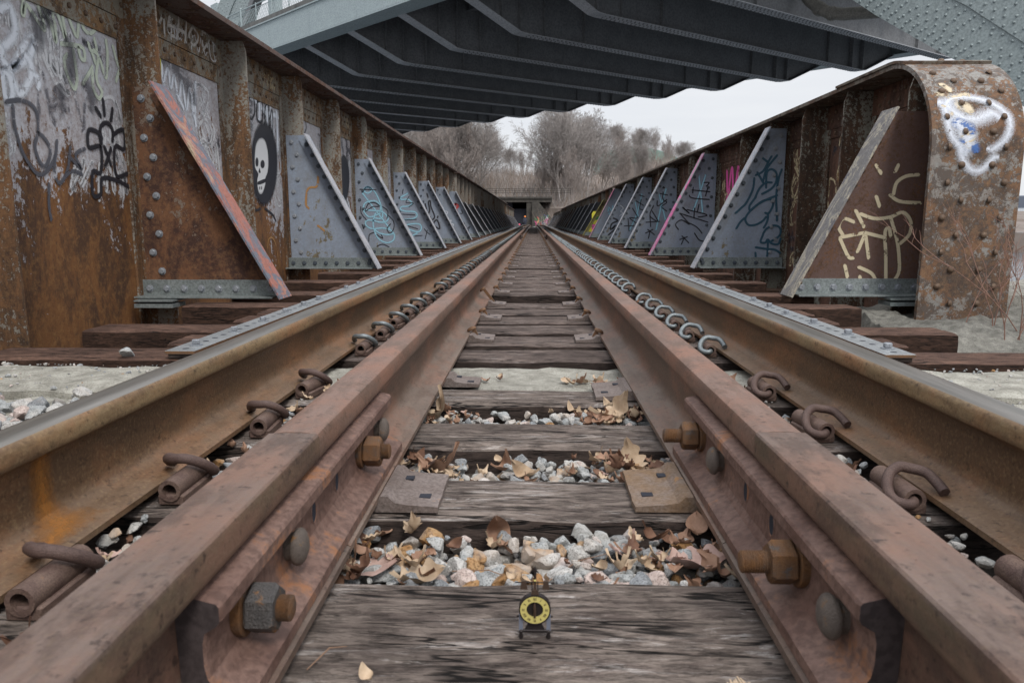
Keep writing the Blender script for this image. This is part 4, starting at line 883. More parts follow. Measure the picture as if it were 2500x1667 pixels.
for sd in (-1, 1):
    joint_bar(sd, 18.0, 18.85, f'distant dark joint bar on the {"left" if sd < 0 else "right"} guard rail', [(18.1, 'nut', 'nut'), (18.25, 'head', ''), (18.6, 'nut', 'nut'), (18.75, 'head', '')], (), False)

# guard rail tie plates with spikes ------------------------------------
def tie_plate(sd, y, label, mat, spike=True, w=.17, z=0., loose=False):
    rc = XC+sd*GX; s = -sd; t = thing('tie_plate', (rc, y, z), label, 'tie plate', 'tie plates inside the guard rails')
    pr = [(-.09, .002), (-.09, .0165), (.072, .0165), (.0785, .030), (.092, .030), (.104, .019), (.125, .0155), (.178, .012), (.178, .002)]
    mb = MB(); n = 7; rs = []
    for i in range(n+1):
        yy = y-w/2+w*i/n; e = .003*noise.noise(Vector((i*2.3, y*9, sd)))
        rs.append([(rc+s*(x+(e if x > .15 else 0)), yy, z+zz) for x, zz in pr])
    mb.rings(rs); 
    o = mb.build('plate', mat, t, smooth=30); fixnormals(o)
    for hx, hy in ((.150, -w*.22), (.108, w*.25)):
        hb_ = MB(); zz = .0148 if hx > .12 else .0195
        hb_.box((rc+s*hx-.010, y+hy-.009, z+zz-.002), (rc+s*hx+.010, y+hy+.009, z+zz+.0004 if hx > .12 else z+.0205)); hb_.build('spike_hole', m['tunnel'], t)  # dark block painted for the shade in the spike hole
    if spike:
        spike_at(t, Vector((rc+s*.094, y-.02*sd, z+.03)), s, loose)
    return t
def spike_at(t, c, s, loose=False):
    mb = MB(); lean = Vector((-.45*s if not loose else -.75*s, -.1, 1)).normalized(); hgt = .012 if not loose else .075
    top = c+lean*hgt; u = Vector((0, 1, 0)); v = lean.cross(u).normalized()
    mb.rings([[c-lean*.03+(u*a+v*b)*.008 for a, b in ((-1, -1), (1, -1), (1, 1), (-1, 1))], [top+(u*a+v*b)*.008 for a, b in ((-1, -1), (1, -1), (1, 1), (-1, 1))]])
    hc = top-v*0+Vector((-s*.008, 0, 0)); hr = []
    for q, hh in ((.4, -.004), (1, -.001), (1, .004), (.8, .009), (.35, .012)): hr.append([hc+(u*cos(2*pi*j/10)*.015+v*sin(2*pi*j/10)*.021)*q+lean*hh for j in range(10)])
    mb.rings(hr); mb.build('spike', m['spike'], t, smooth=40)
tie_plate(-1, 1.262, 'rusty grey tie plate on the second tie, left, with two empty spike holes', m['tieplate'], False, .165)
tie_plate(1, 1.285, 'orange stained tie plate on the second tie, right', m['tieplate_orange'], False, .185)
tie_plate(-1, 2.20, 'thin tie plate lying on the pale concrete top at the left guard rail', m['tieplate'], False, .10, -.004)
tie_plate(1, 2.07, 'brown tie plate at the right guard rail, in front of the pale concrete', m['tieplate'], False, .18)
pl = [3.03, 3.69, 4.32]+[y for i, y in enumerate(YS) if i % 2 == 0 and y < 42]
for sd in (-1, 1):
    nm = 'left' if sd < 0 else 'right'
    base = None
    for i, y in enumerate(pl):
        if i < 3: tie_plate(sd, y, 'tie plate with a tall loose spike at the left guard rail' if sd < 0 and i == 2 else f'spiked tie plate at the {nm} guard rail, {ORD[i+1]} beyond the pale concrete', m['tieplate'], True, .15, 0, sd < 0 and i == 2)
        elif i == 3: base = tie_plate(sd, y, f'spiked tie plate at the {nm} guard rail, fourth beyond the pale concrete', m['tieplate'], True, .14)
        else:
            lb = f'spiked tie plate at the {nm} guard rail, {ORD[i+1]} beyond the pale concrete' if i < 16 else f'small distant spiked tie plate at the {nm} guard rail, beyond the sixteenth'
            copy_tree(base, (XC+sd*GX, y, 0), lb)

# elastic rail clips ----------------------------------------------------
def clip_thing(sd, y, mat, label, z=0.):
    t = thing('rail_clip', (0, 0, 0), label, 'rail clip', 'spring clips holding the running rails')
    q = MB(); seg = 14; L = .125; zt = .030
    for i_, (r0, r1) in enumerate(((.0195, .0125),)):
        ring = []
        for yy, rr in ((-L/2, r1), (-L/2, r0), (L/2, r0), (L/2, r1), (-L/2, r1)): ring.append([(rr*cos(2*pi*j/seg), yy, zt+rr*sin(2*pi*j/seg)) for j in range(seg)])
        q.rings(ring, caps=False)
    q.box((-.024, -L/2+.004, .002), (.024, L/2-.004, .022), .003)
    q.build('shoulder', m['shoulder'], t, smooth=40)
    # e-shaped bar: +x points at the running rail
    pts = [(.052, -.048, .046), (.050, -.025, .056), (.040, .0, .070), (.022, .018, .080), (0, .022, .082), (-.021, .012, .072), (-.036, -.008, .054), (-.040, -.030, .036), (-.032, -.048, .026), (-.015, -.058, .024), (-.001, -.052, .027), (0, -.02, .030), (0, .03, .030)]
    pp = smooth_path([((p[0]*.84, p[1]*.80-.018, .024+(p[2]-.024)*.76) if p[0] < .035 else (p[0]*.97, p[1]*.85-.018, .024+(p[2]-.024)*.86)) for p in pts], 4)
    q = MB(); q.tube(pp, .0094, 9); o = q.build('clip', mat, t, smooth=50)
    t.rotation_euler = (0, 0, 0 if sd > 0 else pi); t.location = (XC+sd*.640, y, z); return t
protos = {}
allclip = [(y, 0) for y in [.89]+NEAR[1:]]+[(y, 1) for y in DECK+[q for q in YS if q < 45]]
for sd in (-1, 1):
    nm = 'left' if sd < 0 else 'right'
    c0 = c1 = 0
    for y, g in allclip:
        y2 = y+R.uniform(-.01, .01)
        if g == 0: c0 += 1; lb = f'brown rusty spring clip at the {nm} running rail, {ORD[c0]} from the camera'
        else:
            c1 += 1; lb = f'grey spring clip at the {nm} running rail, {ORD[c1]} beyond the rusty ones' if c1 <= 24 else f'small distant grey spring clip at the {nm} running rail, beyond the twenty-fourth'
        key = (sd, g)
        if key not in protos: protos[key] = clip_thing(sd, y2, m['clip_grey'] if g else m['clip_rust'], lb)
        else: copy_tree(protos[key], (XC+sd*.640, y2, dip(y2)+R.uniform(-.002, .002)), lb, rz=(0 if sd > 0 else pi)+R.uniform(-.16, .16))

# galvanised straps ------------------------------------------------------
for sd in (-1, 1):
    xa, xb = sorted((XC+sd*1.235, XC+sd*1.345)); nm = 'left' if sd < 0 else 'right'
    t = thing('tie_strap', ((xa+xb)/2, 2.57, .004), f'long galvanised strap bolted across the tie ends outside the {nm} running rail', 'steel strap', 'galvanised straps')
    q = MB(); q.box((xa, 2.57, .017), (xb, 55, .0295), .001); y = 2.62
    while y < 14:
        if all(abs(y-ty) > .03 for ty in DECK+YS): q.add([((xa+xb)/2+.0125*cos(2*pi*j/12), y+.0125*sin(2*pi*j/12), .0297) for j in range(12)], [tuple(range(12))], 2)  # dark discs painted for the shade in the strap holes
        y += .0835
    o = q.build('bar', [m['strap'], m['spike'], m['tunnel']], t)
    for p in o.data.polygons:
        if abs(p.normal.z) < .6: p.material_index = 1
    q = MB()
    q.box((xa+.01, 2.575, .002), (xb-.01, 55, .0165))
    q.build('packing_strip', m['wood_side'], t)
    q = MB(); q.rings([[(rr*cos(2*pi*j/14), rr*sin(2*pi*j/14), z) for j in range(14)] for z, rr in ((0, .024), (.004, .024), (.0045, .019))]); q.hexa((0, 0, .004), (0, 0, 1), .0155, .018, .3, False)
    b0 = q.build('strap_bolt', m['hex'], None, smooth=30)
    for i, y in enumerate((DECK+YS)[:98]):
        b = b0 if i == 0 else b0.copy()
        if i: C.objects.link(b)
        b.parent = t; b.location = ((R.uniform(-.02, .02)), y-2.57, .0257); b.rotation_euler = (0, 0, R.uniform(0, 1))

# steel under the ties
for sd in (-1, 1):
    q = MB(); x = XC+sd*.80
    q.box((x-.15, 2.5, -.222), (x+.15, 92, -.202)); q.box((x-.01, 2.5, -.9), (x+.01, 92, -.222))
    tag(q.build('stringer_beam', m['web_far']), f'steel stringer under the ties below the {"left" if sd < 0 else "right"} running rail', 'steel beam', 'steel beams under the deck')
q = MB(); q.box((-2.62, -.18, -.24), (2.7, .18, -.215)); q.box((-2.6, -.012, -1.1), (2.68, .012, -.24))
fb = q.build('cross_beam', m['web_far']); tag(fb, 'steel cross beam in the gap between ties below the first pair of braces', 'steel beam', 'steel beams under the deck')
fb.location = (0, 4.80, 0); fb.rotation_euler = (0, 0, .03)
for k in range(1, 19):
    o = fb.copy(); C.objects.link(o); o.location = (0, 4.8+2.9*k, dip(4.8+2.9*k)); o['label'] = f'steel cross beam under the deck at the {ORD[k+1]} pair of braces'
# ------------------------------------------------------------------ plate girders
def stiffener(par, xw, xe, y, zt, mat, near=True, zb=-.35):
    """outstanding plate pair from the girder web"""
    y += .016
    q = MB(); s = 1 if xe > xw else -1; a, b = sorted((xw, xe))
    ch = .05 if near else 0
    poly = [(xw, zb), (xe, zb), (xe, zt-ch*1.6), (xe-s*ch*.5, zt), (xw, zt)]
    q.prism(poly, 1, y-.007, y+.007)
    w0, w1 = sorted((xw, xw+s*.014))
    q.box((w0, y-.085, zb), (w1, y-.0072, zt-.01)); q.box((w0, y+.0072, zb), (w1, y+.075, zt-.01))
    if near: q.box((min(xe, xe-s*.012), y+.0075, zb), (max(xe, xe-s*.012), y+.0095, zt-.1))
    o = q.build('stiffener', mat, par); fixnormals(o); return o
def girder(sd, y0, y1, xweb, x0, x1, zt, label, stf, mats, band=None, endcurve=False, near=True, zbot=-1.2, graf=()):
    t = thing('plate_girder', ((x0+x1)/2, y0, dip(y0)), label, 'girder', 'riveted plate girders along the track')
    s = -sd     # face direction
    dz = dip((y0+y1)/2)
    ft = .034
    q = MB(); xa, xb = sorted((xweb, xweb-s*.03))
    if endcurve:
        r = .62-.03; cy, cz = 5.22, zt-.62
        arc = [(cy-r*cos(radians(90)*i/14), cz+r*sin(radians(90)*i/14)) for i in range(15)]
        poly = [(y1, zbot), (4.63, zbot)]+arc+[(y1, zt-ft)]
        q.prism(poly, 0, xa, xb)
    else: q.box((xa, y0, zbot+dz), (xb, y1, zt-ft+dz))
    fixnormals(q.build('web', mats['web'], t))
    q = MB()
    if endcurve:
        ro, ri = .62, .59; cy, cz = 5.22, zt-.62
        po = [(y1, zt)]+[(cy-ro*sin(radians(90)*i/16), cz+ro*cos(radians(90)*i/16)) for i in range(17)]+[(4.60, -.14)]
        pi_ = [(y1, zt-.03)]+[(cy-ri*sin(radians(90)*i/16), cz+ri*cos(radians(90)*i/16)) for i in range(17)]+[(4.63, -.14)]
        n = len(po); rs = []
        for a, b in zip(po, pi_): rs.append([(x0, a[0], a[1]), (x1, a[0], a[1]), (x1, b[0], b[1]), (x0, b[0], b[1])])
        q.rings(rs, [0, 0, 0, 0]); o = q.build('end_flange', [mats['end']], t, smooth=35); fixnormals(o)
        # only the curved end carries the flaking paint; the flat top keeps the flange steel
        o.data.materials.append(mats['flange'])
        for p in o.data.polygons:
            if p.center.y+t.location.y > 5.25: p.material_index = 1
        q = MB(); rs = []
        for i in range(-1, 7):
            if i < 0: yy, zz = 6.1, zt+.0005
            else: an = radians(3.0*i); yy, zz = cy-(ro+.0005)*sin(an), cz+(ro+.0005)*cos(an)
            nx_, nz_ = (0, 1) if i < 0 else (-sin(radians(3.0*i)), cos(radians(3.0*i)))
            rs.append([(x0-.012, yy, zz), (x1+.005, yy, zz), (x1+.005, yy+nx_*.018, zz+nz_*.018), (x0-.012, yy+nx_*.018, zz+nz_*.018)])
        q.rings(rs); fixnormals(q.build('cover_plate', mats['flange'], t, smooth=35))
        q = MB()
        for (y, x) in [(5.30, x0+.06), (5.22, x0+.13), (5.16, x0+.30), (5.25, x0+.42), (5.2, x0+.46), (5.35, x0+.22), (5.45, x0+.33), (5.6, x0+.1), (5.6, x0+.42)]:
            an = max(0, math.asin(max(0, (cy-y)/ro))); q.dome((x, y, cz+(ro+.018)*cos(an) if y < cy else zt+.018), (0, -sin(an), cos(an)), .022, .017, 10)
        q.build('rivet', m['rivet_r'], t, smooth=50)
        q0 = MB(); q0.dome((0, 0, 0), (0, -1, 0), .0215, .018, 12); r0 = q0.build('rivet', m['rivet_r'], None, smooth=50); first = True
        zb = zt-.62
        rows = [(.06, .17, .33), (-1, 0, 0)]
        RV = []
        v = zb+.58; i = 0
        while v > -.02:
            if i % 2 == 0: RV += [(x0+.10, v), (x0+.44, v+.0)]
            else: RV += [(x0+.19, v), (x0+.36, v)]
            v -= .092 if v > zb+.1 else .105; i += 1
        for (x, v) in RV:
            b = r0 if first else r0.copy()
            if not first: C.objects.link(b)
            first = False; b.parent = t; x += R.uniform(-.01, .01)
            if v <= zb: px, py, pz, an = x, 4.598, v, 0
            else: an = (v-zb)/.62; px, py, pz = x, cy-(ro+.001)*cos(an), zb+(ro+.001)*sin(an)
            b.location = Vector((px, py, pz))-t.location; b.rotation_euler = (-an, 0, R.uniform(0, 1))
    else:
        q.box((x0, y0, zt-.034+dz), (x1, y1, zt+dz), .002); 
        if near: q.box((x0+.02, y0, zt+.0005+dz), (x1-.02, y1, zt+.018+dz))
        q.build('top_flange', mats['flange'], t)
    q = MB(); ya = y0 if not endcurve else 4.9
    # flange angle legs: two stepped bands with rivets
    if band:
        b0, b1, b2 = band
        zt_ = zt-(0.0345)
        if endcurve:
            q.box((min(xweb, xweb+s*.017), 5.2, b1), (max(xweb, xweb+s*.017), y1, zt_))
        else: q.box((min(xweb, xweb+s*.017), y0+.01, b1+dz), (max(xweb, xweb+s*.017), y1-.01, zt_+dz))
        if b0 < b1: q.box((min(xweb, xweb+s*.010), y0+(.3 if endcurve else .01), b0+dz), (max(xweb, xweb+s*.010), y1-.01, b1-.003+dz))
        fl = min(x0, x1) if sd > 0 else max(x0, x1)
        if near:
            y = ya+.06; i = 0
            while y < min(y1, 24):
                if not endcurve or y > 5.3:
                    zz = zt_-(.06 if i % 2 else .13); q.dome((xweb+s*.017, y, zz+dz), (s, 0, 0), .017, .014, 7, 1)
                    if b0 < b1 and i % 2: q.dome((xweb+s*.010, y, (b0+b1)/2+dz), (s, 0, 0), .017, .014, 7, 1)
                    if i % 2 == 0: q.dome(((xweb+fl)/2+(.05 if i % 4 else -.04), y, zt-.0345+dz), (0, 0, -1), .017, .012, 7, 1)
                y += .075; i += 1
        q.build('flange_angle', [mats['angle'], m['rivet_r']], t, smooth=30)
    xe = xweb+s*(.22 if sd < 0 else .235)
    for y in stf: stiffener(t, xweb+s*.002, xe, y, (zt-.036 if not endcurve or y > 5.2 else zt-.62+sqrt(.585**2-(5.22-y)**2)-.02)+dip(y), mats['stiff'], near)
    for g in graf: graffiti(g, t)
    if near:
        st = sorted(stf); wf = xweb+s*.0018
        for j, (a, b) in enumerate(zip(st, st[1:])):
            if a > 18: break
            lo, hi = (a+.1, b-.1) if sd < 0 else (a+.1, b-.1)
            if hi-lo < .2: continue
            if sd < 0:
                scribble(t, wf, lo, hi, 1.0, 1.5, 'scrawldark', 3, .05, 0, 100+j); scribble(t, wf, lo, hi, .55, 1.52, 'scrawl', 13, .035, .0004, 200+j)
                scribble(t, xweb+.0175, lo, hi, 1.76, 1.88, 'scrawl' if j < 3 else 'scrawlcream', 4, .02, 0, 300+j)
            else:
                scribble(t, wf, lo, hi, .1, 1.15, 'scrawldark', 4, .05, 0, 100+j); scribble(t, wf, lo, hi, .05, 1.25, 'scrawlcream', 9, .03, .0004, 200+j)
    return t
ML = dict(web=m['web_near'], flange=m['flange'], angle=m['angle_old'], stiff=m['stiff'])
MR = dict(web=m['web_right'], flange=m['flange_r'], angle=m['web_right'], stiff=m['stiff_r'], end=m['endpost'])
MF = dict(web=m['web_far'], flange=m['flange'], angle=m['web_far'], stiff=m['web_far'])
ZL = ZC+1.478; ZR = ZC+1.03
girder(-1, .9, 22.55, -2.57, -2.93, -2.285, ZL, 'tall riveted girder along the left of the track, graffiti covered, nearest span', [1.82, 3.27]+[4.72+1.45*j for j in range(13)], ML,
       (ZC+1.10, ZC+1.235, 0), graf=('L_A', 'L_B', 'L_C', 'L_D0', 'L_D'))
girder(1, 4.6, 22.7, 2.66, 2.40, 2.95, ZR, 'brown riveted girder on the right with a rounded end plate, nearest span', [4.965, 5.98, 6.87, 7.845]+[7.845+2.88*j+o_ for j in range(6) for o_ in (0, 1.02) if 2.88*j+o_ > .1 and 7.845+2.88*j+o_ < 22.4], MR,
       (ZC+.72, ZC+.80, 0), endcurve=True, graf=('W_R', 'E_R'))
for i, (a, b) in enumerate(((22.75, 44.5), (44.7, 66.5), (66.7, 90))):
    for sd in (-1, 1):
        stf = [a+.1]+[s_ for s_ in [a+.9+1.45*j for j in range(16)] if s_ < b-.2]
        nm = ('left' if sd < 0 else 'right'); oi = ('second', 'third', 'farthest')[i]
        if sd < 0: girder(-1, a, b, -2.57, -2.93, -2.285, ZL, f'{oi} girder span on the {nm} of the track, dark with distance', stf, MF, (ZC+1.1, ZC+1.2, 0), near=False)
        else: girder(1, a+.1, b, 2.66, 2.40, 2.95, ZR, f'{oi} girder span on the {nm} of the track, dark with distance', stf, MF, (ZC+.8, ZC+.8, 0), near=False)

# ------------------------------------------------------------------ knee braces
qb = MB(); qb.hexa((0, 0, 0), (0, -1, 0), .0185, .014, .2); HEXM = qb.build('tmpbolt', m['hex'], None, smooth=30).data; 
qb = MB(); qb.hexa((0, 0, 0), (0, -1, 0), .0165, .016, .5); HEXD = qb.build('tmpbolt', m['hexdark'], None, smooth=30).data
qb = MB(); qb.dome((0, 0, 0), (0, -1, 0), .019, .014, 10); DOME = qb.build('tmpbolt', m['rivet_r'], None, smooth=50).data
for o in [o for o in C.objects if o.name.startswith('tmpbolt')]: bpy.data.objects.remove(o)
def bolt(par, x, y, z, me, name='bolt'):
    o = bpy.data.objects.new(name, me); C.objects.link(o); o.parent = par; o.location = Vector((x, y, z))-par.location
    o.rotation_euler = (0, R.uniform(0, 1), 0)
def brace(sd, k, y, plate, edgem, label, lod, hexm=HEXM, hexe=HEXD, graf=None, base=None):
    s = -sd; dz = dip(y)
    xin = -1.60 if sd < 0 else 1.685; xap = -2.31 if sd < 0 else 2.40; xout = -2.53 if sd < 0 else 2.60; za = ZC+.86 if sd < 0 else ZC+.935
    flat = 0
    if sd > 0 and k == 0: xap = 2.27; za = ZC+.695; xout = 2.56
    if sd < 0 and k == 0: xap = -2.33; za = ZC+.83
    if k >= 7: za = ZC+(.62 if sd < 0 else .7); xap = -2.30 if sd < 0 else 2.36
    t = thing('knee_brace', ((xin+xout)/2, y, dz), label, 'knee brace', 'triangular braces between the girders and the deck')
    q = MB(); q.prism([(xin, .002+dz), (xap, za+dz), (xout, za+dz), (xout, .002+dz)], 1, y-.006, y+.006); fixnormals(q.build('plate', plate, t))
    d = Vector((xap-xin, 0, za-.002)); L = d.length; d.normalize(); nrm = Vector((d.z, 0, -d.x))
    if nrm.x*s < 0: nrm = -nrm              # outward, towards the track
    A = Vector((xin, 0, .002+dz))
    q = MB(); lg = .185 if k == 0 else .135
    def sl(u, v, yy): p = A+d*u+nrm*v; return (p.x, yy, p.z)
    q.rings([[sl(-.0, .0005, y-lg), sl(-.0, .0005, y+.03), sl(0, .0125, y+.03), sl(0, .0125, y-lg)], [sl(L, .0005, y-lg), sl(L, .0005, y+.03), sl(L, .0125, y+.03), sl(L, .0125, y-lg)]])
    fixnormals(q.build('edge_flange', edgem, t))
    q = MB(); q.rings([[sl(.02, -.001, y-.0165), sl(.02, -.001, y-.0062), sl(.14, -.098, y-.0062), sl(.14, -.098, y-.0165)], [sl(L-.005, -.001, y-.0165), sl(L-.005, -.001, y-.0062), sl(L-.005, -.098, y-.0062), sl(L-.005, -.098, y-.0165)]])
    fixnormals(q.build('edge_angle', plate, t))
    q = MB(); xa, xb = sorted((xin+s*-.06, xout-s*.03)); hb_ = .115
    q.box((xa, y-.0185, .004+dz), (xb, y-.0063, hb_+dz), .001); q.box((xa-.0, y-.13, .0042+dz), (xb, y-.019, .015+dz), .001)
    if lod == 0: q.box((min(xout, xout-s*-.25), y-.19, -.012), (max(xout, xout+s*.25), y-.02, -.001)); q.box((min(xout, xout+s*.25), y-.19, -.05), (max(xout, xout+s*.25), y-.02, -.025))
    q.build('base_angle', base or m['angle'], t)
    if lod <= 1:
        nb = 8; 
        for i in range(nb): bolt(t, xa+.05+(xb-xa-.1)*i/(nb-1), y-.0185, .058+dz, hexm if k == 0 else HEXD)
        nb = 12 if lod == 0 else 12
        for i in range(nb): p = A+d*(.12+(L-.2)*i/(nb-1))-nrm*.05; bolt(t, p.x, y-.0165, p.z, hexe)
        nb = 10
        for i in range(nb):
            z = .17+(za-.24)*i/(nb-1)+dz
            if not (sd > 0 and k == 0): bolt(t, xout+s*(.055 if i % 2 else .105), y-.006, z, hexm)
    if graf: graffiti(graf, t)
    return t
for k in range(0, 31):
    for sd in (-1, 1):
        y = (4.72+2.9*k) if sd < 0 else (4.95+2.88*k); nm = 'left' if sd < 0 else 'right'
        if y > 89: continue
        if sd < 0:
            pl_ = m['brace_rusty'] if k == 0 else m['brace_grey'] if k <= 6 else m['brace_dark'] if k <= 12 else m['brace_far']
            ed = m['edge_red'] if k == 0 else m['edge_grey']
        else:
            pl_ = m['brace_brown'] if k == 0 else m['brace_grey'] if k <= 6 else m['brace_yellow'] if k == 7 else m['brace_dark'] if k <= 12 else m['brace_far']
            ed = [m['edge_cream'], m['edge_grey'], m['edge_greypink']][k] if k < 3 else m['edge_pink'] if k == 6 else m['edge_yellow'] if k == 7 else m['edge_grey']
        desc = {(-1, 0): 'rusty brown brace on the left with a red and blue painted edge, nearest', (1, 0): 'brown brace on the right with cream paint marks, nearest beside the rounded end plate',
                (-1, 1): 'plain grey brace with a faint ochre stroke, second on the left', (1, 1): 'grey brace with dark teal tags, second on the right',
                (-1, 2): 'grey brace with a looping light blue scribble, third on the left', (1, 2): 'grey brace with a pink streaked edge and a blue cross, third on the right',
                (-1, 3): 'grey brace with a blue wavy line, fourth on the left', (1, 3): 'grey brace with a second blue cross, fourth on the right',
                (-1, 4): 'grey brace with a bold black tag, fifth on the left', (1, 4): 'grey brace with a small blue cross, fifth on the right',
                (-1, 5): 'grey brace with a white zigzag, sixth on the left', (1, 5): 'grey brace with a black looped tag, sixth on the right',
                (-1, 6): 'grey brace with a red mark at the span end, seventh on the left', (1, 6): 'grey brace with a pink edge, seventh on the right',
                (1, 7): 'yellow and green painted brace, eighth on the right'}
        lb = desc.get((sd, k)) or (f'{"dark" if k <= 12 else "brown"} distant brace, {ORD[k+1]} on the {nm}' if k < 18 else f'tiny distant brown brace far down the {nm} side')
        gr = f'B_{"L" if sd < 0 else "R"}{k+1}'
        brace(sd, k, y, pl_, ed, lb, 0 if k == 0 else 1 if k <= 5 else 2, HEXM if k < 2 else HEXD, (DOME if k == 0 else HEXD), gr)

# ------------------------------------------------------------------ road bridge overhead
t = thing('road_bridge', SN(20, 28, ZC-.5), 'grey green steel road bridge crossing high over the track', 'bridge')
SD0 = 10.2
def low_dome(q, c, n, r, h, k=None):
    n = Vector(n).normalized(); u = n.orthogonal().normalized(); v = n.cross(u); c = Vector(c)
    vs = [c+(u*cos(pi*j/3)+v*sin(pi*j/3))*r for j in range(6)]+[c+(u*cos(pi*j/3)+v*sin(pi*j/3))*r*.6+n*h*.8 for j in range(6)]+[c+n*h]
    q.add(vs, [(j, (j+1) % 6, 6+(j+1) % 6, 6+j) for j in range(6)]+[(6+j, 6+(j+1) % 6, 12) for j in range(6)], k)
def sof(k, n): return 20.68+3.71*k-(n-20.9)*.163
for k in range(-2, 10):
    prof = [(18.2, H+1.05), (20.65, H+.03), (21.0, H), (37.0, H), (37.35, H+.03), (39.9, H+1.05)]
    bm = MB(); top = H+2.28
    ring0 = [(sof(k, n), n, z) for n, z in prof]
    a = [SN(s_-.012, n, z+.03) for s_, n, z in ring0]+[SN(sof(k, 39.9)-.012, 39.9, top), SN(sof(k, 18.2)-.012, 18.2, top)]
    b = [SN(s_+.012, n, z+.03) for s_, n, z in ring0]+[SN(sof(k, 39.9)+.012, 39.9, top), SN(sof(k, 18.2)+.012, 18.2, top)]
    n_ = len(a); bm.rings([a, b]); 
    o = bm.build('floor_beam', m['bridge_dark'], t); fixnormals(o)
    q = MB(); rs = [[SN(s_-.25, n, z), SN(s_+.25, n, z), SN(s_+.25, n, z+.028), SN(s_-.25, n, z+.028)] for s_, n, z in ring0]; q.rings(rs)
    if -3 <= k <= 5:
        n = 21.2
        while n < 36.9:
            for ds in (-.19, -.07, .07, .19): low_dome(q, SN(sof(k, n)+ds, n+(.05 if abs(ds) > .1 else -.05), H), (0, 0, -1), .034, .03, 1)
            n += .2
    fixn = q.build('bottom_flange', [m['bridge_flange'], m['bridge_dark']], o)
    for n in (19.9, 20.75, 21.9, 23.9, 34.5, 36.3, 37.2):
        zb = H+.04 if 20.7 < n < 37.3 else H+.4 if n < 20 else H+.05
        wd = .19 if n in (36.3, 37.2) else .12
        for sg in (-1, 1):
            if sg > 0 and k > 4: continue
            q = MB(); s0, s1 = sorted((sof(k, n)+sg*.013, sof(k, n)+sg*wd)); 
            q.rings([[SN(s0, n-.03, z), SN(s1, n-.03, z), SN(s1, n+.03, z), SN(s0, n+.03, z)] for z in (zb, top-.01)])
            q.build('web_stiffener', m['bridge_dark'], o)
q = MB()
for i in range(10):
    n = 21.4+i*1.66; q.rings([[SN(s_, n-.14, H+1.62), SN(s_, n+.14, H+1.62), SN(s_, n+.14, H+1.65), SN(s_, n-.14, H+1.65)] for s_ in (SD0, 57)]); q.rings([[SN(s_, n-.02, H+1.65), SN(s_, n+.02, H+1.65), SN(s_, n+.02, H+2.27), SN(s_, n-.02, H+2.27)] for s_ in (SD0, 57)])
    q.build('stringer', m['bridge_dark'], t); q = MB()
q = MB(); q.rings([[SN(s_, 17.45, H+2.285), SN(s_, 40.6, H+2.285), SN(s_, 40.6, H+2.6), SN(s_, 17.45, H+2.6)] for s_ in (SD0-.2, 58)]); fixnormals(q.build('deck', m['deck'], t))
def fascia(n0, sg, rail_):
    q = MB(); box = lambda na, nb, za, zb: q.rings([[SN(s_, min(na, nb), za), SN(s_, max(na, nb), za), SN(s_, max(na, nb), zb), SN(s_, min(na, nb), zb)] for s_ in (SD0-.2, 58)])
    box(n0, n0+sg*.03, H+1.16, H+2.30); box(n0-sg*.04, n0+sg*.9, H+1.02, H+1.05); box(n0-sg*.035, n0, H+1.0505, H+1.16); box(n0-sg*.06, n0+sg*.15, H+2.30, H+2.36)
    if rail_:
        s_ = 20.
        while s_ < 50:
            for z in (H+1.10, H+2.22, ): low_dome(q, SN(s_, n0-sg*(.036 if z < H+1.2 else 0), z), NV*-sg, .018, .018, 0)
            low_dome(q, SN(s_, n0+sg*.3, H+1.02), (0, 0, -1), .02, .018)
            s_ += .13
        for k in range(0, 9):
            ss = 19.3+3.71*k
            for j in range(9):
                for d_ in (-.06, .06): low_dome(q, SN(ss+d_, n0, H+1.22+j*.12), NV*-sg, .018, .018)
    o = q.build('fascia_girder', m['bridge'], t); fixnormals(o)
fascia(17.42, 1, True); fascia(40.6, -1, False)
# railing
rl = MB(); n0 = 17.6; zb = H+2.42; zt = H+3.42

def rbar(name, p0, p1, r, par, mb=None, seg=5):
    q = mb or MB(); q.tube([p0, p1], r, seg)
    return q
q = MB()
for z, r in ((zb, .03), (zt, .035), (zt-.16, .02)): q.tube([SN(15, n0, z), SN(52, n0, z)], r, 6)
rail_o = q.build('railing', m['bridge'], t)
q = MB(); s_ = 24
while s_ < 50:
    for d_ in (-1, 1): q.tube([SN(s_, n0, zb), SN(s_+d_*.5, n0, zt-.16)], .011, 4)
    s_ += .165
q.build('lattice', m['bridge'], rail_o)
for i in range(22):
    s_ = 16+i*1.64; q = MB(); q.tube([SN(s_, n0-.03, H+2.36), SN(s_, n0-.03, zt+.06)], .055 if i % 2 else .028, 8); 
    if i % 2: q.dome(SN(s_, n0-.03, zt+.06), (0, 0, 1), .07, .07, 8)
    q.build('railing_post', m['bridge'], rail_o)
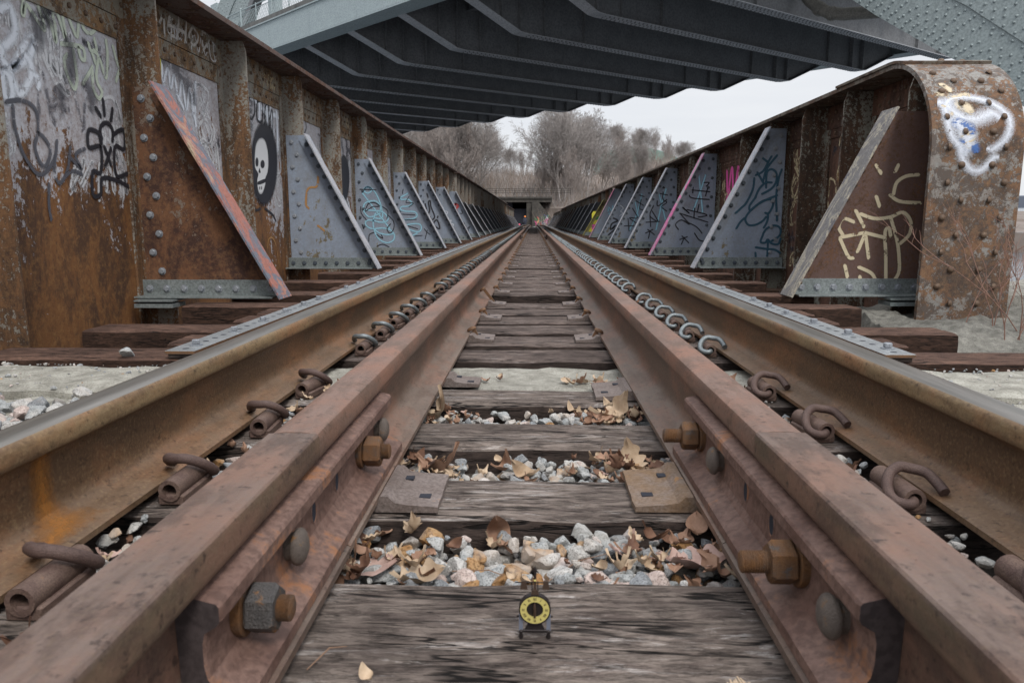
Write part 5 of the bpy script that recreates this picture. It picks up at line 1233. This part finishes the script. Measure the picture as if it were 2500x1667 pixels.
# hangers and arch ribs
for i in range(7):
    s_ = 24.1+i*3.71; q = MB(); q.rings([[SN(s_-.42, 20.1, z), SN(s_+.42, 20.1, z), SN(s_+.42, 20.5, z), SN(s_-.42, 20.5, z)] for z in (H+2.6, H+(7.5 if i < 4 else 6.0))]); q.build('hanger_post', m['bridge'], t)
def rib(n0, n1, lowpts, dep, seam, sgn, riv=True, name='arch_rib'):
    q = MB(); up = [(s_, z+dep) for s_, z in lowpts]
    ringA = [SN(s_, n0, z+ZC) for s_, z in lowpts]+[SN(s_, n0, z+ZC) for s_, z in reversed(up)]
    ringB = [SN(s_, n1, z+ZC) for s_, z in lowpts]+[SN(s_, n1, z+ZC) for s_, z in reversed(up)]
    q.rings([ringA, ringB])
    q2 = MB(); q2.rings([[SN(s_, n0-.04, z+seam+ZC) for s_, z in lowpts]+[SN(s_, n0-.04, z+dep+ZC) for s_, z in reversed(lowpts)], [SN(s_, n0-.0005, z+seam+ZC) for s_, z in lowpts]+[SN(s_, n0-.0005, z+dep+ZC) for s_, z in reversed(lowpts)]])
    def low(s_):
        for (a, za), (b, zb_) in zip(lowpts, lowpts[1:]):
            if min(a, b) <= s_ <= max(a, b): return za+(zb_-za)*(s_-a)/(b-a)
        return None
    rows = [q_*RS for q_ in (.14, .42, .62, .95, 1.25, 1.55, 1.85, 2.10, 2.45, 2.8, 3.1, 3.5, 3.8, 4.2, 4.6)]
    for i, dv in enumerate(rows):
        s_ = min(p[0] for p in lowpts)+(.12 if i % 2 else 0)
        while s_ < max(p[0] for p in lowpts) and s_ < 50:
            l_ = low(s_)
            if l_ is not None and not (3 < i < 7 and int(s_*1.9+i) % 4 == 0) and not (i > 8 and int(s_) % 3 == 1): q.dome(SN(s_, n0-(.04 if dv > seam else 0), l_+dv+ZC), NV*-1, .042, .036, 8)
            s_ += .22 if i < 3 else .25 if i % 2 else .29
    o = q.build(name, m['bridge_rib'], t, smooth=40); fixnormals(o); fixnormals(q2.build('rib_cover_plate', m['bridge_rib'], o)); return o
RS = .6887
rib(36.3*RS, 36.3*RS+.5, [(s_*RS, z*RS) for s_, z in [(15.6, 10.9), (14.49, 10.06), (13.36, 9.15), (10.42, 7.03), (9.73, 6.56), (8.94, 5.89), (7.33, 4.55), (5, 2.4), (1, -1.8), (-6, -10)]], 5.0*RS, 2.30*RS, 1, True)
RS = 1
rib(19.9, 20.5, [(38.2, 13.6), (40.5, 12.3), (43, 11.0), (46, 8.8), (49, 6.2)], 3.2, 1.4, 1, True, 'arch_rib')
q = MB(); q.rings([[SN(s_, 19.8, z), SN(s_, 20.3, z), SN(s_, 20.3, z+.5), SN(s_, 19.8, z+.5)] for s_, z in ((43.2, H+2.6), (38.5, H+6.6))]); q.build('diagonal_brace', m['bridge_dark'], t)
PF = .743
pp = lambda s_, z: SN(s_*PF, 35*PF, z*PF+ZC)
q = MB(); q.tube([pp(16.6, 10.9), pp(15.9, 10.05), pp(15.45, 9.62), pp(14.9, 9.3), pp(14.3, 9.15), pp(11.3, 8.8)], .20, 14); q.tube([pp(15.5, 9.66), pp(15.3, 9.5)], .235, 14); q.tube([pp(14.9, 9.31), pp(14.7, 9.22)], .235, 14)
q.build('drain_pipe', m['pipe'], t, smooth=50)
# ------------------------------------------------------------------ bare trees
def tree_mesh(seed, ht=15., spread=.5, nlev=6, mat=None):
    rng = random.Random(seed); tr = MB(); cr = MB()
    def seg(mb, p, q, r0, r1, n):
        d = (q-p).normalized(); u = d.orthogonal().normalized(); v = d.cross(u)
        mb.rings([[p+(u*cos(2*pi*j/n)+v*sin(2*pi*j/n))*r0 for j in range(n)], [q+(u*cos(2*pi*j/n)+v*sin(2*pi*j/n))*r1 for j in range(n)]], caps=False)
    k = ht/15.
    def branch(p, d, L, r, lev):
        n = {0: 9, 1: 7, 2: 5, 3: 4}.get(lev, 2); q = p
        for i in range(n):
            up = .10 if lev < 3 else .05
            d = (d+Vector((rng.gauss(0, .09+.03*lev), rng.gauss(0, .09+.03*lev), up+rng.gauss(0, .05)))).normalized()
            q2 = q+d*L/n; r2 = max(.011, r*(1-.75/n)); seg(tr if lev == 0 else cr, q, q2, r, r2, 6 if lev == 0 else 4 if lev == 1 else 3)
            q = q2; r = r2; f = (i+1)/n
            if lev < 4 and f > (.22 if lev == 0 else .15):
                for _ in range(2 if lev == 0 or rng.random() < .45 else 1):
                    az = rng.uniform(0, 2*pi); u = d.orthogonal().normalized(); v = d.cross(u); a_ = rng.uniform(.45, .95)*(1 if lev else .9)
                    nd = (d*cos(a_)+(u*cos(az)+v*sin(az))*sin(a_)).normalized()
                    ll = L*(.55 if lev == 0 else .5)*(1.25-.75*f)*rng.uniform(.75, 1.2)*spread*2
                    branch(q, nd, ll, max(.011, r*rng.uniform(.40, .6)), lev+1)
    for j in range(rng.choice([1, 2, 2])):
        branch(Vector((rng.uniform(-.3, .3), rng.uniform(-.3, .3), -.5)), Vector((rng.gauss(0, .16), rng.gauss(0, .16), 1)).normalized(), 13.5*k*rng.uniform(.8, 1), .17*k, 0)
    return tr, cr
tcount = [0]
def make_tree(seed, ht, spread, mat, label):
    tr, cr = tree_mesh(seed, ht, spread); t = thing('bare_tree', (0, 0, 0), label, 'tree', 'bare trees on the hillside')
    tr.build('trunk', mat, t, smooth=60); cr.build('crown', mat, t); return t
protoT = [make_tree(11+i*3, 14, sp, m['bark'] if i % 2 else m['bark2'], '') for i, sp in enumerate((.42, .55, .48, .65, .38))]
TR = []
for i in range(9):   # left mass: x/y -.17 .. -.03
    f = -.175+.0115*i; y = 128+R.uniform(-8, 24); TR.append((f*y, y, R.uniform(.85, 1.1) if f > -.13 else .8, 'left'))
TR += [(-11.4, 131, 1.18, 'left'), (-13.6, 126, 1.15, 'left'), (-10.2, 138, .92, 'left'), (-16.6, 134, 1.12, 'left'), (-10.6, 150, .7, 'left'), (-20, 150, 1.2, 'left'), (-25, 160, 1.1, 'left')]
TR += [(6.0, 136, 1.25, 'right'), (8.6, 142, 1.05, 'right'), (5.0, 130, 1.0, 'right'), (3.2, 134, .72, 'right'), (1.6, 143, .50, 'right'), (9.5, 135, 1.1, 'right'), (-2, 170, .42, 'right'), (-4.5, 172, .42, 'left')]
for i in range(12):
    f = .012+.0135*i; y = 130+R.uniform(-12, 38); TR.append((f*y, y, (1.0-.48*min(1, f/.13))*R.uniform(.8, 1.02), 'right'))
for i in range(8):
    f = .06+.02*i; y = 195+R.uniform(-10, 20); TR.append((f*y, y, R.uniform(.5, .72)*(1-.2*(f > .16)), 'right'))
for i in range(6):
    f = .03+.03*i; y = 175+R.uniform(-10, 10); TR.append((f*y, y, .55, 'right' if f > 0 else 'left'))
special = {(-11.4, 131): 'tallest bare tree left of the sky gap, above the left girder', (-10.2, 138): 'bare tree whose fine twigs edge the sky gap on its left', (6.0, 136): 'tallest bare tree right of the sky gap', (1.6, 143): 'small bare tree at the foot of the sky gap above the underpass'}
for i, (x, y, s, side) in enumerate(TR):
    lb = special.get((x, y), f'leafless grey brown tree in the dense wood {"left" if side == "left" else "right"} of the gap of sky')
    rz = R.uniform(0, 6.28); sc = (s, s, s*R.uniform(.95, 1.1))
    if i < 5: t = protoT[i]; t.location = (x, y, hz(x, y)-.2); t.rotation_euler = (0, 0, rz); t.scale = sc; t['label'] = lb
    else: copy_tree(protoT[i % 5], (x, y, hz(x, y)-.2), lb, rz=rz, scale=sc)
# brush on the slopes: nobody could count it
q = MB()
for _ in range(7000):
    x = R.choice([R.uniform(-32, -4.5), R.uniform(.8, 36)]); y = R.uniform(102, 200); p = Vector((x, y, hz(x, y)))
    if R.random() < .25: x = R.uniform(-13, 9); y = R.uniform(129, 185); p = Vector((x, y, hz(x, y)))
    for _ in range(2):
        d = Vector((R.gauss(0, .4), R.gauss(0, .4), 1)).normalized()*R.uniform(1.0, 4.2); r = R.uniform(.015, .035); e = p+d; u = Vector((r, 0, 0))
        q.add([p-u, p+u, p+Vector((0, r*1.5, 0)), e], [(0, 1, 3), (1, 2, 3), (2, 0, 3)], R.choice([0, 0, 1]))
tag(q.build('brush', [m['bark'], m['scrub']]), 'leafless brush covering the slopes either side of the underpass', 'brush', kind='stuff')

# ------------------------------------------------------------------ underpass, buildings
t = thing('underpass', (-2, 120, -.8), 'dark concrete underpass where the track ends, with a tagged wing wall', 'underpass')
q = MB(); q.box((-9.5, 119.5, 3.45), (3.0, 128, 4.3)); q.box((-9.5, 119.3, 4.0), (3, 119.49, 4.2)); q.build('deck_beam', m['sooty'], t)
q = MB(); q.box((-1.1, 119.6, -1.2), (-.2, 128, 3.44)); q.box((-9.5, 119.6, -1.2), (-5.3, 128, 3.44)); q.build('abutment', m['sooty'], t)
q = MB(); q.box((-3.4, 121, -1.2), (-1.11, 127.5, 3.43)); q.box((-5.29, 121, 2.4), (-1.11, 127.4, 3.43)); q.box((-5.29, 127.6, -1.2), (-1.11, 127.9, .6)); q.build('tunnel_wall', m['tunnel'], t)  # near-black blocks fill the underpass opening in place of its inner shade
q = MB(); q.prism([(-.19, -1.2), (3.2, -1.2), (3.2, 0), (2.9, .9), (.9, 3.4), (-.19, 3.44)], 1, 118.6, 119.4); wing = q.build('wing_wall', m['sooty'], t); fixnormals(wing)
for k_, (cname) in enumerate(('bluepaint', 'green', 'greyline', 'red', 'white', 'yellow', 'pink')):
    q = MB()
    for _ in range(5):
        x, z = R.uniform(.1, 2.3), R.uniform(-.9, 1.3); pts = [(x+R.uniform(-.35, .35), z+R.uniform(-.35, .35)) for _ in range(4)]
        stroke(q, pts, R.uniform(.06, .12), lambda p, off: (p[0], 118.59-off, p[1]), 0, .001*k_)
    q.build('graffiti', P[cname], wing)
q = MB()
for z in (4.95, 5.3, 5.6): q.tube([(-9, 119.8, z), (6, 119.8, z)], .035, 5)
for i in range(11): q.tube([(-9+i*1.5, 119.8, 4.6), (-9+i*1.5, 119.8, 5.62)], .04, 5)
q.build('handrail', m['sooty'], t)
def building(name, label, x0, x1, y0, y1, z0, z1, wall, rows, cols, roofm=None, band=None):
    t = thing(name, ((x0+x1)/2, y0, z0), label, 'building')
    q = MB(); q.box((x0, y0, z0), (x1, y1, z1)); q.build('wall', wall, t)
    q = MB(); q.box((x0-.4, y0-.4, z1+.003), (x1+.4, y1+.4, z1+.7)); q.build('roof', roofm or wall, t)
    if band: q = MB(); q.box((x0-.05, y0-.12, band[0]), (x1+.05, y0-.003, band[1])); q.build('cornice_band', m['brick'], t)
    for r_ in range(rows):
        for c_ in range(cols):
            w_ = (x1-x0)/(cols); xx = x0+w_*(c_+.22); zz = z1-2.6-r_*3.2
            if zz < z0+.5: continue
            q = MB(); q.box((xx, y0-.06, zz), (xx+w_*.56, y0-.004, zz+1.7)); q.build('window', m['glass'], t)
    return t
building('apartment_building', 'pale building with a brown band, behind the left bare trees', -45, -27.5, 262, 275, 2, 29.6, m['whitewall'], 5, 7, m['whitewall'], (24.6, 25.6))
building('penthouse_building', 'low brick building in front of the pale one on the left', -36, -26.5, 240, 250, 2, 24.5, m['brick'], 4, 4, m['whitewall'])
building('brick_house', 'small reddish house above the underpass in the sky gap', -6.2, -2.6, 176, 184, 5, 9.4, m['brick'], 1, 3)
t = thing('green_roofed_arena', (44, 290, 0), 'broad building with a rounded teal green roof on the right skyline', 'building')
q = MB(); pr = [(26, 2), (63, 2), (63, 15.5)]+[(63-37*i/12, 15.5+12.5*sin(pi*(.10+.60*i/12))*1.0) for i in range(13)]
q.prism(pr, 1, 285, 330); fixnormals(q.build('roof', m['green'], t))
q = MB(); q.box((25.5, 284.7, 2), (64, 284.95, 15.2)); q.build('wall', m['brick'], t)
q = MB(); q.box((35.5, 292, 24), (43, 300, 27.4)); q.box((45, 292, 23), (53, 300, 25.7)); q.build('rooftop_unit', m['whitewall'], t)
for i in range(3):
    q = MB(); q.box((36+i*2.3, 291.9, 25.3), (37.6+i*2.3, 291.99, 26.7)); q.build('window', m['glass'], t)

# ------------------------------------------------------------------ people far down the track
def person(loc, label, joints, edges, radii, mats):
    t = thing('person', loc, label, 'person', 'people at the far end of the track')
    me = bpy.data.meshes.new('body'); me.from_pydata(joints, edges, []); o = bpy.data.objects.new('body', me); C.objects.link(o); o.parent = t
    md = o.modifiers.new('skin', 'SKIN'); sv = me.skin_vertices[0].data if me.skin_vertices else None
    if sv is None:
        import bmesh
        b = bmesh.new(); b.from_mesh(me); b.verts.layers.skin.verify(); b.to_mesh(me); b.free(); sv = me.skin_vertices[0].data
    for v_, r in zip(sv, radii): v_.radius = (r, r)
    sv[0].use_root = True
    o.modifiers.new('sub', 'SUBSURF').levels = 1; o.modifiers['sub'].render_levels = 2
    me.materials.append(mats[0]); return t
M = Mat('dark_clothing'); m['cloth'] = M.fin((.035, .04, .06), .9)
M = Mat('skin_tone'); m['skin'] = M.fin((.42, .27, .20), .6)
M = Mat('orange_hat'); m['orange'] = M.fin((.75, .24, .05), .8)
M = Mat('pink_hat'); m['pinkhat'] = M.fin((.72, .09, .16), .8)
J = [(0, 0, .95), (0, 0, 1.15), (0, 0, 1.38), (0, 0, 1.50), (0, 0, 1.60), (.09, 0, .9), (.10, -.03, .48), (.10, .02, .08), (.10, -.12, .04), (-.09, 0, .9), (-.12, .12, .50), (-.12, .22, .10), (-.12, .12, .05), (.19, 0, 1.36), (.25, .02, 1.08), (.24, -.14, .86), (-.19, 0, 1.36), (-.25, -.03, 1.08), (-.22, -.2, .9)]
Ed = [(0, 1), (1, 2), (2, 3), (3, 4), (0, 5), (5, 6), (6, 7), (7, 8), (0, 9), (9, 10), (10, 11), (11, 12), (2, 13), (13, 14), (14, 15), (2, 16), (16, 17), (17, 18)]
Rr = [.15, .15, .16, .06, .10, .10, .07, .045, .04, .10, .07, .045, .04, .07, .05, .035, .07, .05, .035]
def head(t, z, hat, y=0, x=0):
    q = MB(); v, f = icos(); q.add([Vector((p.x*.085+x, p.y*.10+y, p.z*.12+z)) for p in v], f); o = q.build('head', m['skin'], None, smooth=180); o.parent = t
    q = MB(); rs = [[(x+rr*cos(2*pi*j/12), y+rr*sin(2*pi*j/12)*1.05, z+zz) for j in range(12)] for zz, rr in ((-.02, .125), (.03, .13), (.09, .115), (.14, .07), (.155, .02))]; q.rings(rs); o = q.build('hat', hat, None, smooth=60); o.parent = t
t = person((-1.12, 100, -.62), 'person in dark clothes and an orange hat standing between the far rails', J, Ed, Rr, [m['cloth']]); head(t, 1.62, m['orange'])
J2 = [(0, 0, .32), (0, -.06, .5), (0, -.14, .70), (0, -.17, .80), (0, -.18, .86), (.1, -.1, .30), (.13, -.38, .42), (.13, -.30, .06), (.13, -.42, .04), (-.1, -.1, .30), (-.13, -.38, .42), (-.13, -.30, .06), (-.13, -.42, .04), (.18, -.14, .66), (.22, -.30, .48), (.12, -.42, .46), (-.18, -.14, .66), (-.22, -.30, .48), (-.12, -.42, .46)]
t = person((-1.86, 99, -.98), 'person in a pink hat crouching beside the left rail far down the track', J2, Ed, Rr, [m['cloth']]); head(t, .93, m['pinkhat'], -.19)

# ------------------------------------------------------------------ leaves
LM = [m['leaf_a'], m['leaf_b'], m['leaf_c'], m['leaf_d']]
q = MB()
def scatter(n, xr, yr, zr, sz, w=(6, 5, .4, 3)):
    for _ in range(n):
        x, y = R.uniform(*xr), R.uniform(*yr)
        if in_tie(y) and zr[1] < .02: continue
        leaf_mesh(q, (x, y, R.uniform(*zr)), R.uniform(*sz), R.uniform(0, 6.28), R.uniform(.2, 1.6), R.uniform(-.4, .4), R.choices([0, 1, 2, 3], w)[0], R, R.choice(['oak', 'oak', 'plain']))
for y0_, y1_ in ((.97, 1.14), (1.38, 1.54), (1.78, 1.93)):
    scatter(24, (-.31, -.18), (y0_, y1_), (-.030, -.010), (.022, .045)); scatter(30, (.12, .31), (y0_, y1_), (-.030, -.008), (.022, .05)); scatter(14, (-.2, .2), (y0_, y1_), (-.03, -.015), (.016, .032))
for sd in (-1, 1):
    scatter(40, *( [(-.60, -.47)] if sd < 0 else [(.47, .60)]), (.6, 2.3), (.001, .022), (.02, .045), (6, 4, .4, 2))
    scatter(70, *( [(-.67, -.48)] if sd < 0 else [(.48, .67)]), (.6, 2.2), (-.03, .0), (.02, .045))
    scatter(14, *( [(-.62, -.46)] if sd < 0 else [(.46, .62)]), (2.2, 4.5), (.0, .02), (.02, .04))
scatter(10, (-.30, -.1), (2.2, 2.32), (-.012, -.004), (.02, .04)); scatter(12, (.1, .3), (2.17, 2.3), (-.012, -.004), (.03, .06))
tag(q.build('leaf_litter', LM, smooth=60), 'dry brown oak leaf litter between the rails', 'leaves', kind='stuff')
def big_leaf(loc, size, rz, curl, tilt, mat, label, kind='oak', seed=1):
    q = MB(); leaf_mesh(q, (0, 0, 0), size, rz, curl, tilt, 0, random.Random(seed), kind); o = q.build('dry_leaf', mat, smooth=60); o.location = loc
    return tag(o, label, 'leaf', 'larger dry leaves')
big_leaf((-.31, 1.03, -.035), .11, -1.7, .3, .12, m['leaf_c'], 'large pale lobed leaf against the left guard rail in front of the nearest ballast', seed=4)
big_leaf((-.205, .985, -.035), .075, -1.3, .6, .1, m['leaf_a'], 'tan lobed leaf draped over stones beside the nearest tie, left', seed=8)
big_leaf((.19, 1.06, -.030), .105, -1.7, .35, .05, m['leaf_c'], 'large pinkish lobed leaf beside the right guard rail, nearest', seed=3)
big_leaf((.225, 1.47, -.040), .075, .5, 1.0, .8, m['leaf_a'], 'tall upright tan leaf in front of the third tie, right', seed=5)
big_leaf((.18, 1.87, -.045), .10, -1.2, 1.2, .6, m['leaf_a'], 'curled tan leaf pile top in front of the fourth tie, right', seed=9)
big_leaf((-.29, 1.86, -.05), .10, -1.0, 1.3, .5, m['leaf_a'], 'pale curled leaf in front of the fourth tie, left', seed=12)
big_leaf((-.235, 1.47, -.04), .09, -1.5, 1.0, .3, m['leaf_b'], 'brown pointed leaf in front of the third tie, left', seed=14)
big_leaf((-.055, 1.135, -.045), .055, .1, 2.2, 1.2, m['leaf_b'], 'small brown leaf standing upright before the second tie, centre', 'plain', 15)
big_leaf((-.07, 1.48, -.042), .045, -.8, 1.6, .6, m['leaf_b'], 'rolled brown leaf before the third tie, left of centre', 'plain', 16)
big_leaf((.0, 1.44, -.044), .05, .9, 1.6, .5, m['leaf_a'], 'rolled tan leaf before the third tie, centre', 'plain', 17)
big_leaf((-.172, .712, .0), .022, .9, 1.0, .4, m['leaf_a'], 'small pale leaf on the front edge of the nearest tie', 'plain', 18)
for i, (a, b, lb) in enumerate([((-.25, .735, .002), (-.215, .775, .006), 'thin dry twig on the front edge of the nearest tie, left'), ((.02, 1.0, -.03), (.12, 1.08, -.02), 'thin twig across the nearest strip of stones, right of the clock'), ((-.12, 1.03, -.028), (-.01, 1.0, -.03), 'thin twig across the nearest strip of stones, left of the clock')]):
    q = MB(); a, b = Vector(a), Vector(b); mid = (a+b)/2+Vector((0, .01, .006)); q.tube([a, mid, b], [.0008, .0009, .0005], 5); tag(q.build('twig', m['twig'], smooth=60), lb, 'twig')
q = MB()
for i in range(70):
    a = pi*(.08+.84*i/69); r = .026+R.uniform(-.002, .002); c = Vector((.228, .716, -.03)); d = Vector((cos(a), 0, sin(a)))
    q.tube([c+Vector((0, .035, 0))+d*r*.9, c+Vector((0, .012, 0))+d*(r+.001), c+Vector((0, -.02, 0))+d*(r*.9+R.uniform(-.003, .003)), c+Vector((0, -.04, -.004))+d*r*.7], .0013, 4)
tag(q.build('frayed_rope_end', m['leaf_a'], smooth=60), 'frayed brown rope end poking up by the right guard rail at the bottom edge', 'rope')

# red stemmed shrub at the girder end ------------------------------------
t = thing('red_stemmed_shrub', (2.72, 4.25, -.12), 'leafless reddish shrub growing on the concrete before the rounded end plate', 'shrub')
q = MB(); rr = random.Random(5)
def stem(p, d, L, r, lev):
    pts = [p]; 
    for i in range(5): d = (d+Vector((rr.gauss(0, .14), rr.gauss(0, .10), rr.gauss(0, .08)))).normalized(); p = p+d*L/5; pts.append(p)
    q.tube(pts, [r*(1-.12*i) for i in range(6)], 5)
    if lev < 2:
        for i in range(2, 6):
            if rr.random() < .75: stem(pts[i], (d+Vector((rr.gauss(0, .6), rr.gauss(0, .4), .3))).normalized(), L*rr.uniform(.3, .6), r*.6, lev+1)
for (x, y, dx, L) in [(R.uniform(2.5, 3.2), R.uniform(3.9, 4.4), R.uniform(-.4, .4), R.uniform(.3, .6)) for _ in range(14)]+[(2.52, 4.3, .02, .5), (2.60, 4.15, -.15, .55), (2.72, 4.1, -1.0, .75), (2.78, 4.2, .1, .6), (2.84, 4.0, .25, .8), (2.9, 4.1, .1, .7), (2.66, 4.25, .2, .5), (2.95, 4.2, -.2, .6), (2.98, 4.0, .1, .75)]:
    stem(Vector((x, y, -.14)), Vector((dx, -.05, 1)).normalized(), L, .0034, 0)
q.build('stems', m['redtwig'], t, smooth=60)

# ------------------------------------------------------------------ the small clock
cx, cy, cz = .004, .808, .0
t = thing('skeleton_clock', (cx, cy, cz), 'tiny antique clock with a yellow dial ring standing on the nearest crosstie', 'clock')
mk_ = lambda n, c, rg, mt: Mat(n).fin(c, rg, mt)
m['ckd'] = mk_('clock_dark_iron', (.028, .022, .022), .5, .5); m['cks'] = mk_('clock_grey_steel', (.20, .22, .28), .45, .4); m['cky'] = mk_('clock_yellow_dial', (.50, .43, .14), .5, 0); m['ckb'] = mk_('clock_brown_brass', (.085, .055, .04), .45, .5)
zc = .0385
def ring_xz(q, r0, r1, y0, y1, n=40, k=None, c=(cx, zc)):
    q.rings([[(c[0]+rr*cos(2*pi*j/n), yy, c[1]+rr*sin(2*pi*j/n)) for j in range(n)] for rr, yy in ((r0, y0), (r1, y0), (r1, y1), (r0, y1), (r0, y0))], k, caps=False)
q = MB(); ring_xz(q, .0175, .0190, cy-.004, cy+.004); q.build('dial_rim', m['ckd'], t, smooth=40)
q = MB(); ring_xz(q, .0100, .0176, cy-.0035, cy-.001); dial = q.build('dial', m['cky'], t, smooth=40)
q = MB(); q.rings([[(cx+.0101*cos(2*pi*j/30), yy, zc+.0101*sin(2*pi*j/30)) for j in range(30)] for yy in (cy-.0005, cy+.003)]); q.build('movement_plate', m['ckd'], t)
q = MB()
ROM = {0: 'XII', 1: 'I', 2: 'II', 3: 'III', 4: 'IIII', 5: 'V', 6: 'VI', 7: 'VII', 8: 'VIII', 9: 'IX', 10: 'X', 11: 'XI'}
for h, tx in ROM.items():
    an = pi/2-h*pi/6; u = Vector((cos(an-pi/2), 0, sin(an-pi/2))); v = Vector((cos(an), 0, sin(an))); wtot = sum({'I': .0011, 'V': .002, 'X': .002}[c_] for c_ in tx); p = -wtot/2
    for c_ in tx:
        cw = {'I': .0011, 'V': .002, 'X': .002}[c_]; ctr = Vector((cx, cy-.0037, zc))+v*.0138+u*(p+cw/2); p += cw
        def bar_(a, b, th=.0003): 
            d = (b-a).normalized(); n_ = Vector((-d.z, 0, d.x))*th; q.add([a-n_, b-n_, b+n_, a+n_], [(0, 1, 2, 3)])
        hh = v*.0016
        if c_ == 'I': bar_(ctr-hh, ctr+hh)
        elif c_ == 'V': bar_(ctr-hh, ctr+hh-u*.0007); bar_(ctr-hh, ctr+hh+u*.0007)
        else: bar_(ctr-hh-u*.0007, ctr+hh+u*.0007); bar_(ctr-hh+u*.0007, ctr+hh-u*.0007)
q.build('numerals', m['ckb'], dial)
q = MB(); q.tube([(cx, cy-.005, zc-.001), (cx-.0004, cy-.005, zc+.004), (cx, cy-.005, zc+.0105)], [.0012, .0020, .0004], 8); q.tube([(cx, cy-.0045, zc), (cx, cy-.0045, zc-.0095)], [.0020, .0012], 8); q.build('hands', m['ckb'], t, smooth=60)
q = MB(); q.box((cx-.018, cy-.002, .008), (cx+.018, cy+.002, .0118), .0006); 
q.prism([(cx-.012, .0115), (cx+.012, .0115), (cx+.008, .020), (cx-.008, .020)], 1, cy-.0015, cy+.0015); q.build('base_bar', m['ckd'], t)
for s in (-1, 1):
    q = MB(); q.box((cx+s*.0165-.0024, cy-.001, .010), (cx+s*.0165+.0024, cy+.001, .031)); q.build('side_post', m['cks'], t)
    q = MB(); q.rings([[(cx+s*.0165+rr*cos(2*pi*j/10), cy+rr*sin(2*pi*j/10), z) for j in range(10)] for z, rr in ((0, .0022), (.003, .0030), (.007, .0016), (.010, .0028), (.012, .001))]); q.tube([(cx+s*.0165, cy, .0065), (cx+s*.0215, cy, .009)], [.0012, .0003], 6); q.build('foot', m['ckd'], t, smooth=60)
    q = MB(); q.tube([(cx+s*.0175, cy, .029), (cx+s*.0205, cy, .0285), (cx+s*.0212, cy, .029)], [.0007, .0016, .0012], 7); q.build('side_finial', m['ckd'], t, smooth=60)
    q = MB(); pr = [(cx+s*.0132-.0026, .0740), (cx+s*.0132+.0026, .0740), (cx+s*.0132+.0044, .0632), (cx+s*.0132-.0044, .0632)]; q.prism(pr, 1, cy-.0012, cy+.0012); fixnormals(q.build('balance_weight', m['ckb'], t))
    q = MB(); q.box((cx+s*.0034-.0006, cy-.001, .0605), (cx+s*.0034+.0006, cy+.001, .0735)); q.build('frame_upright', m['ckd'], t)
q = MB(); q.box((cx-.0230, cy-.0006, .0712), (cx+.0230, cy+.0006, .0722)); q.build('balance_bar', m['ckd'], t)
q = MB(); q.prism([(cx-.0048, .0575), (cx+.0048, .0575), (cx+.0030, .0632), (cx-.0030, .0632)], 1, cy-.003, cy+.003); q.box((cx-.0016, cy-.001, .063), (cx+.0016, cy+.001, .073)); q.build('top_housing', m['ckb'], t)
q = MB(); q.tube([(cx, cy, .072), (cx, cy, .0880)], .0016, 8); q.tube([(cx, cy, .0885), (cx-.0042, cy, .0838)], [.0012, .0004], 6); q.tube([(cx, cy, .0885), (cx+.0042, cy, .0838)], [.0012, .0004], 6); q.tube([(cx, cy, .0875), (cx, cy, .0920)], [.0016, .0004], 8); q.build('top_spire', m['ckd'], t, smooth=60)
q = MB(); q.dome((cx, cy-.002, .0752), (0, -1, 0), .0014, .0014); q.build('brass_stud', m['cky'], t, smooth=60)
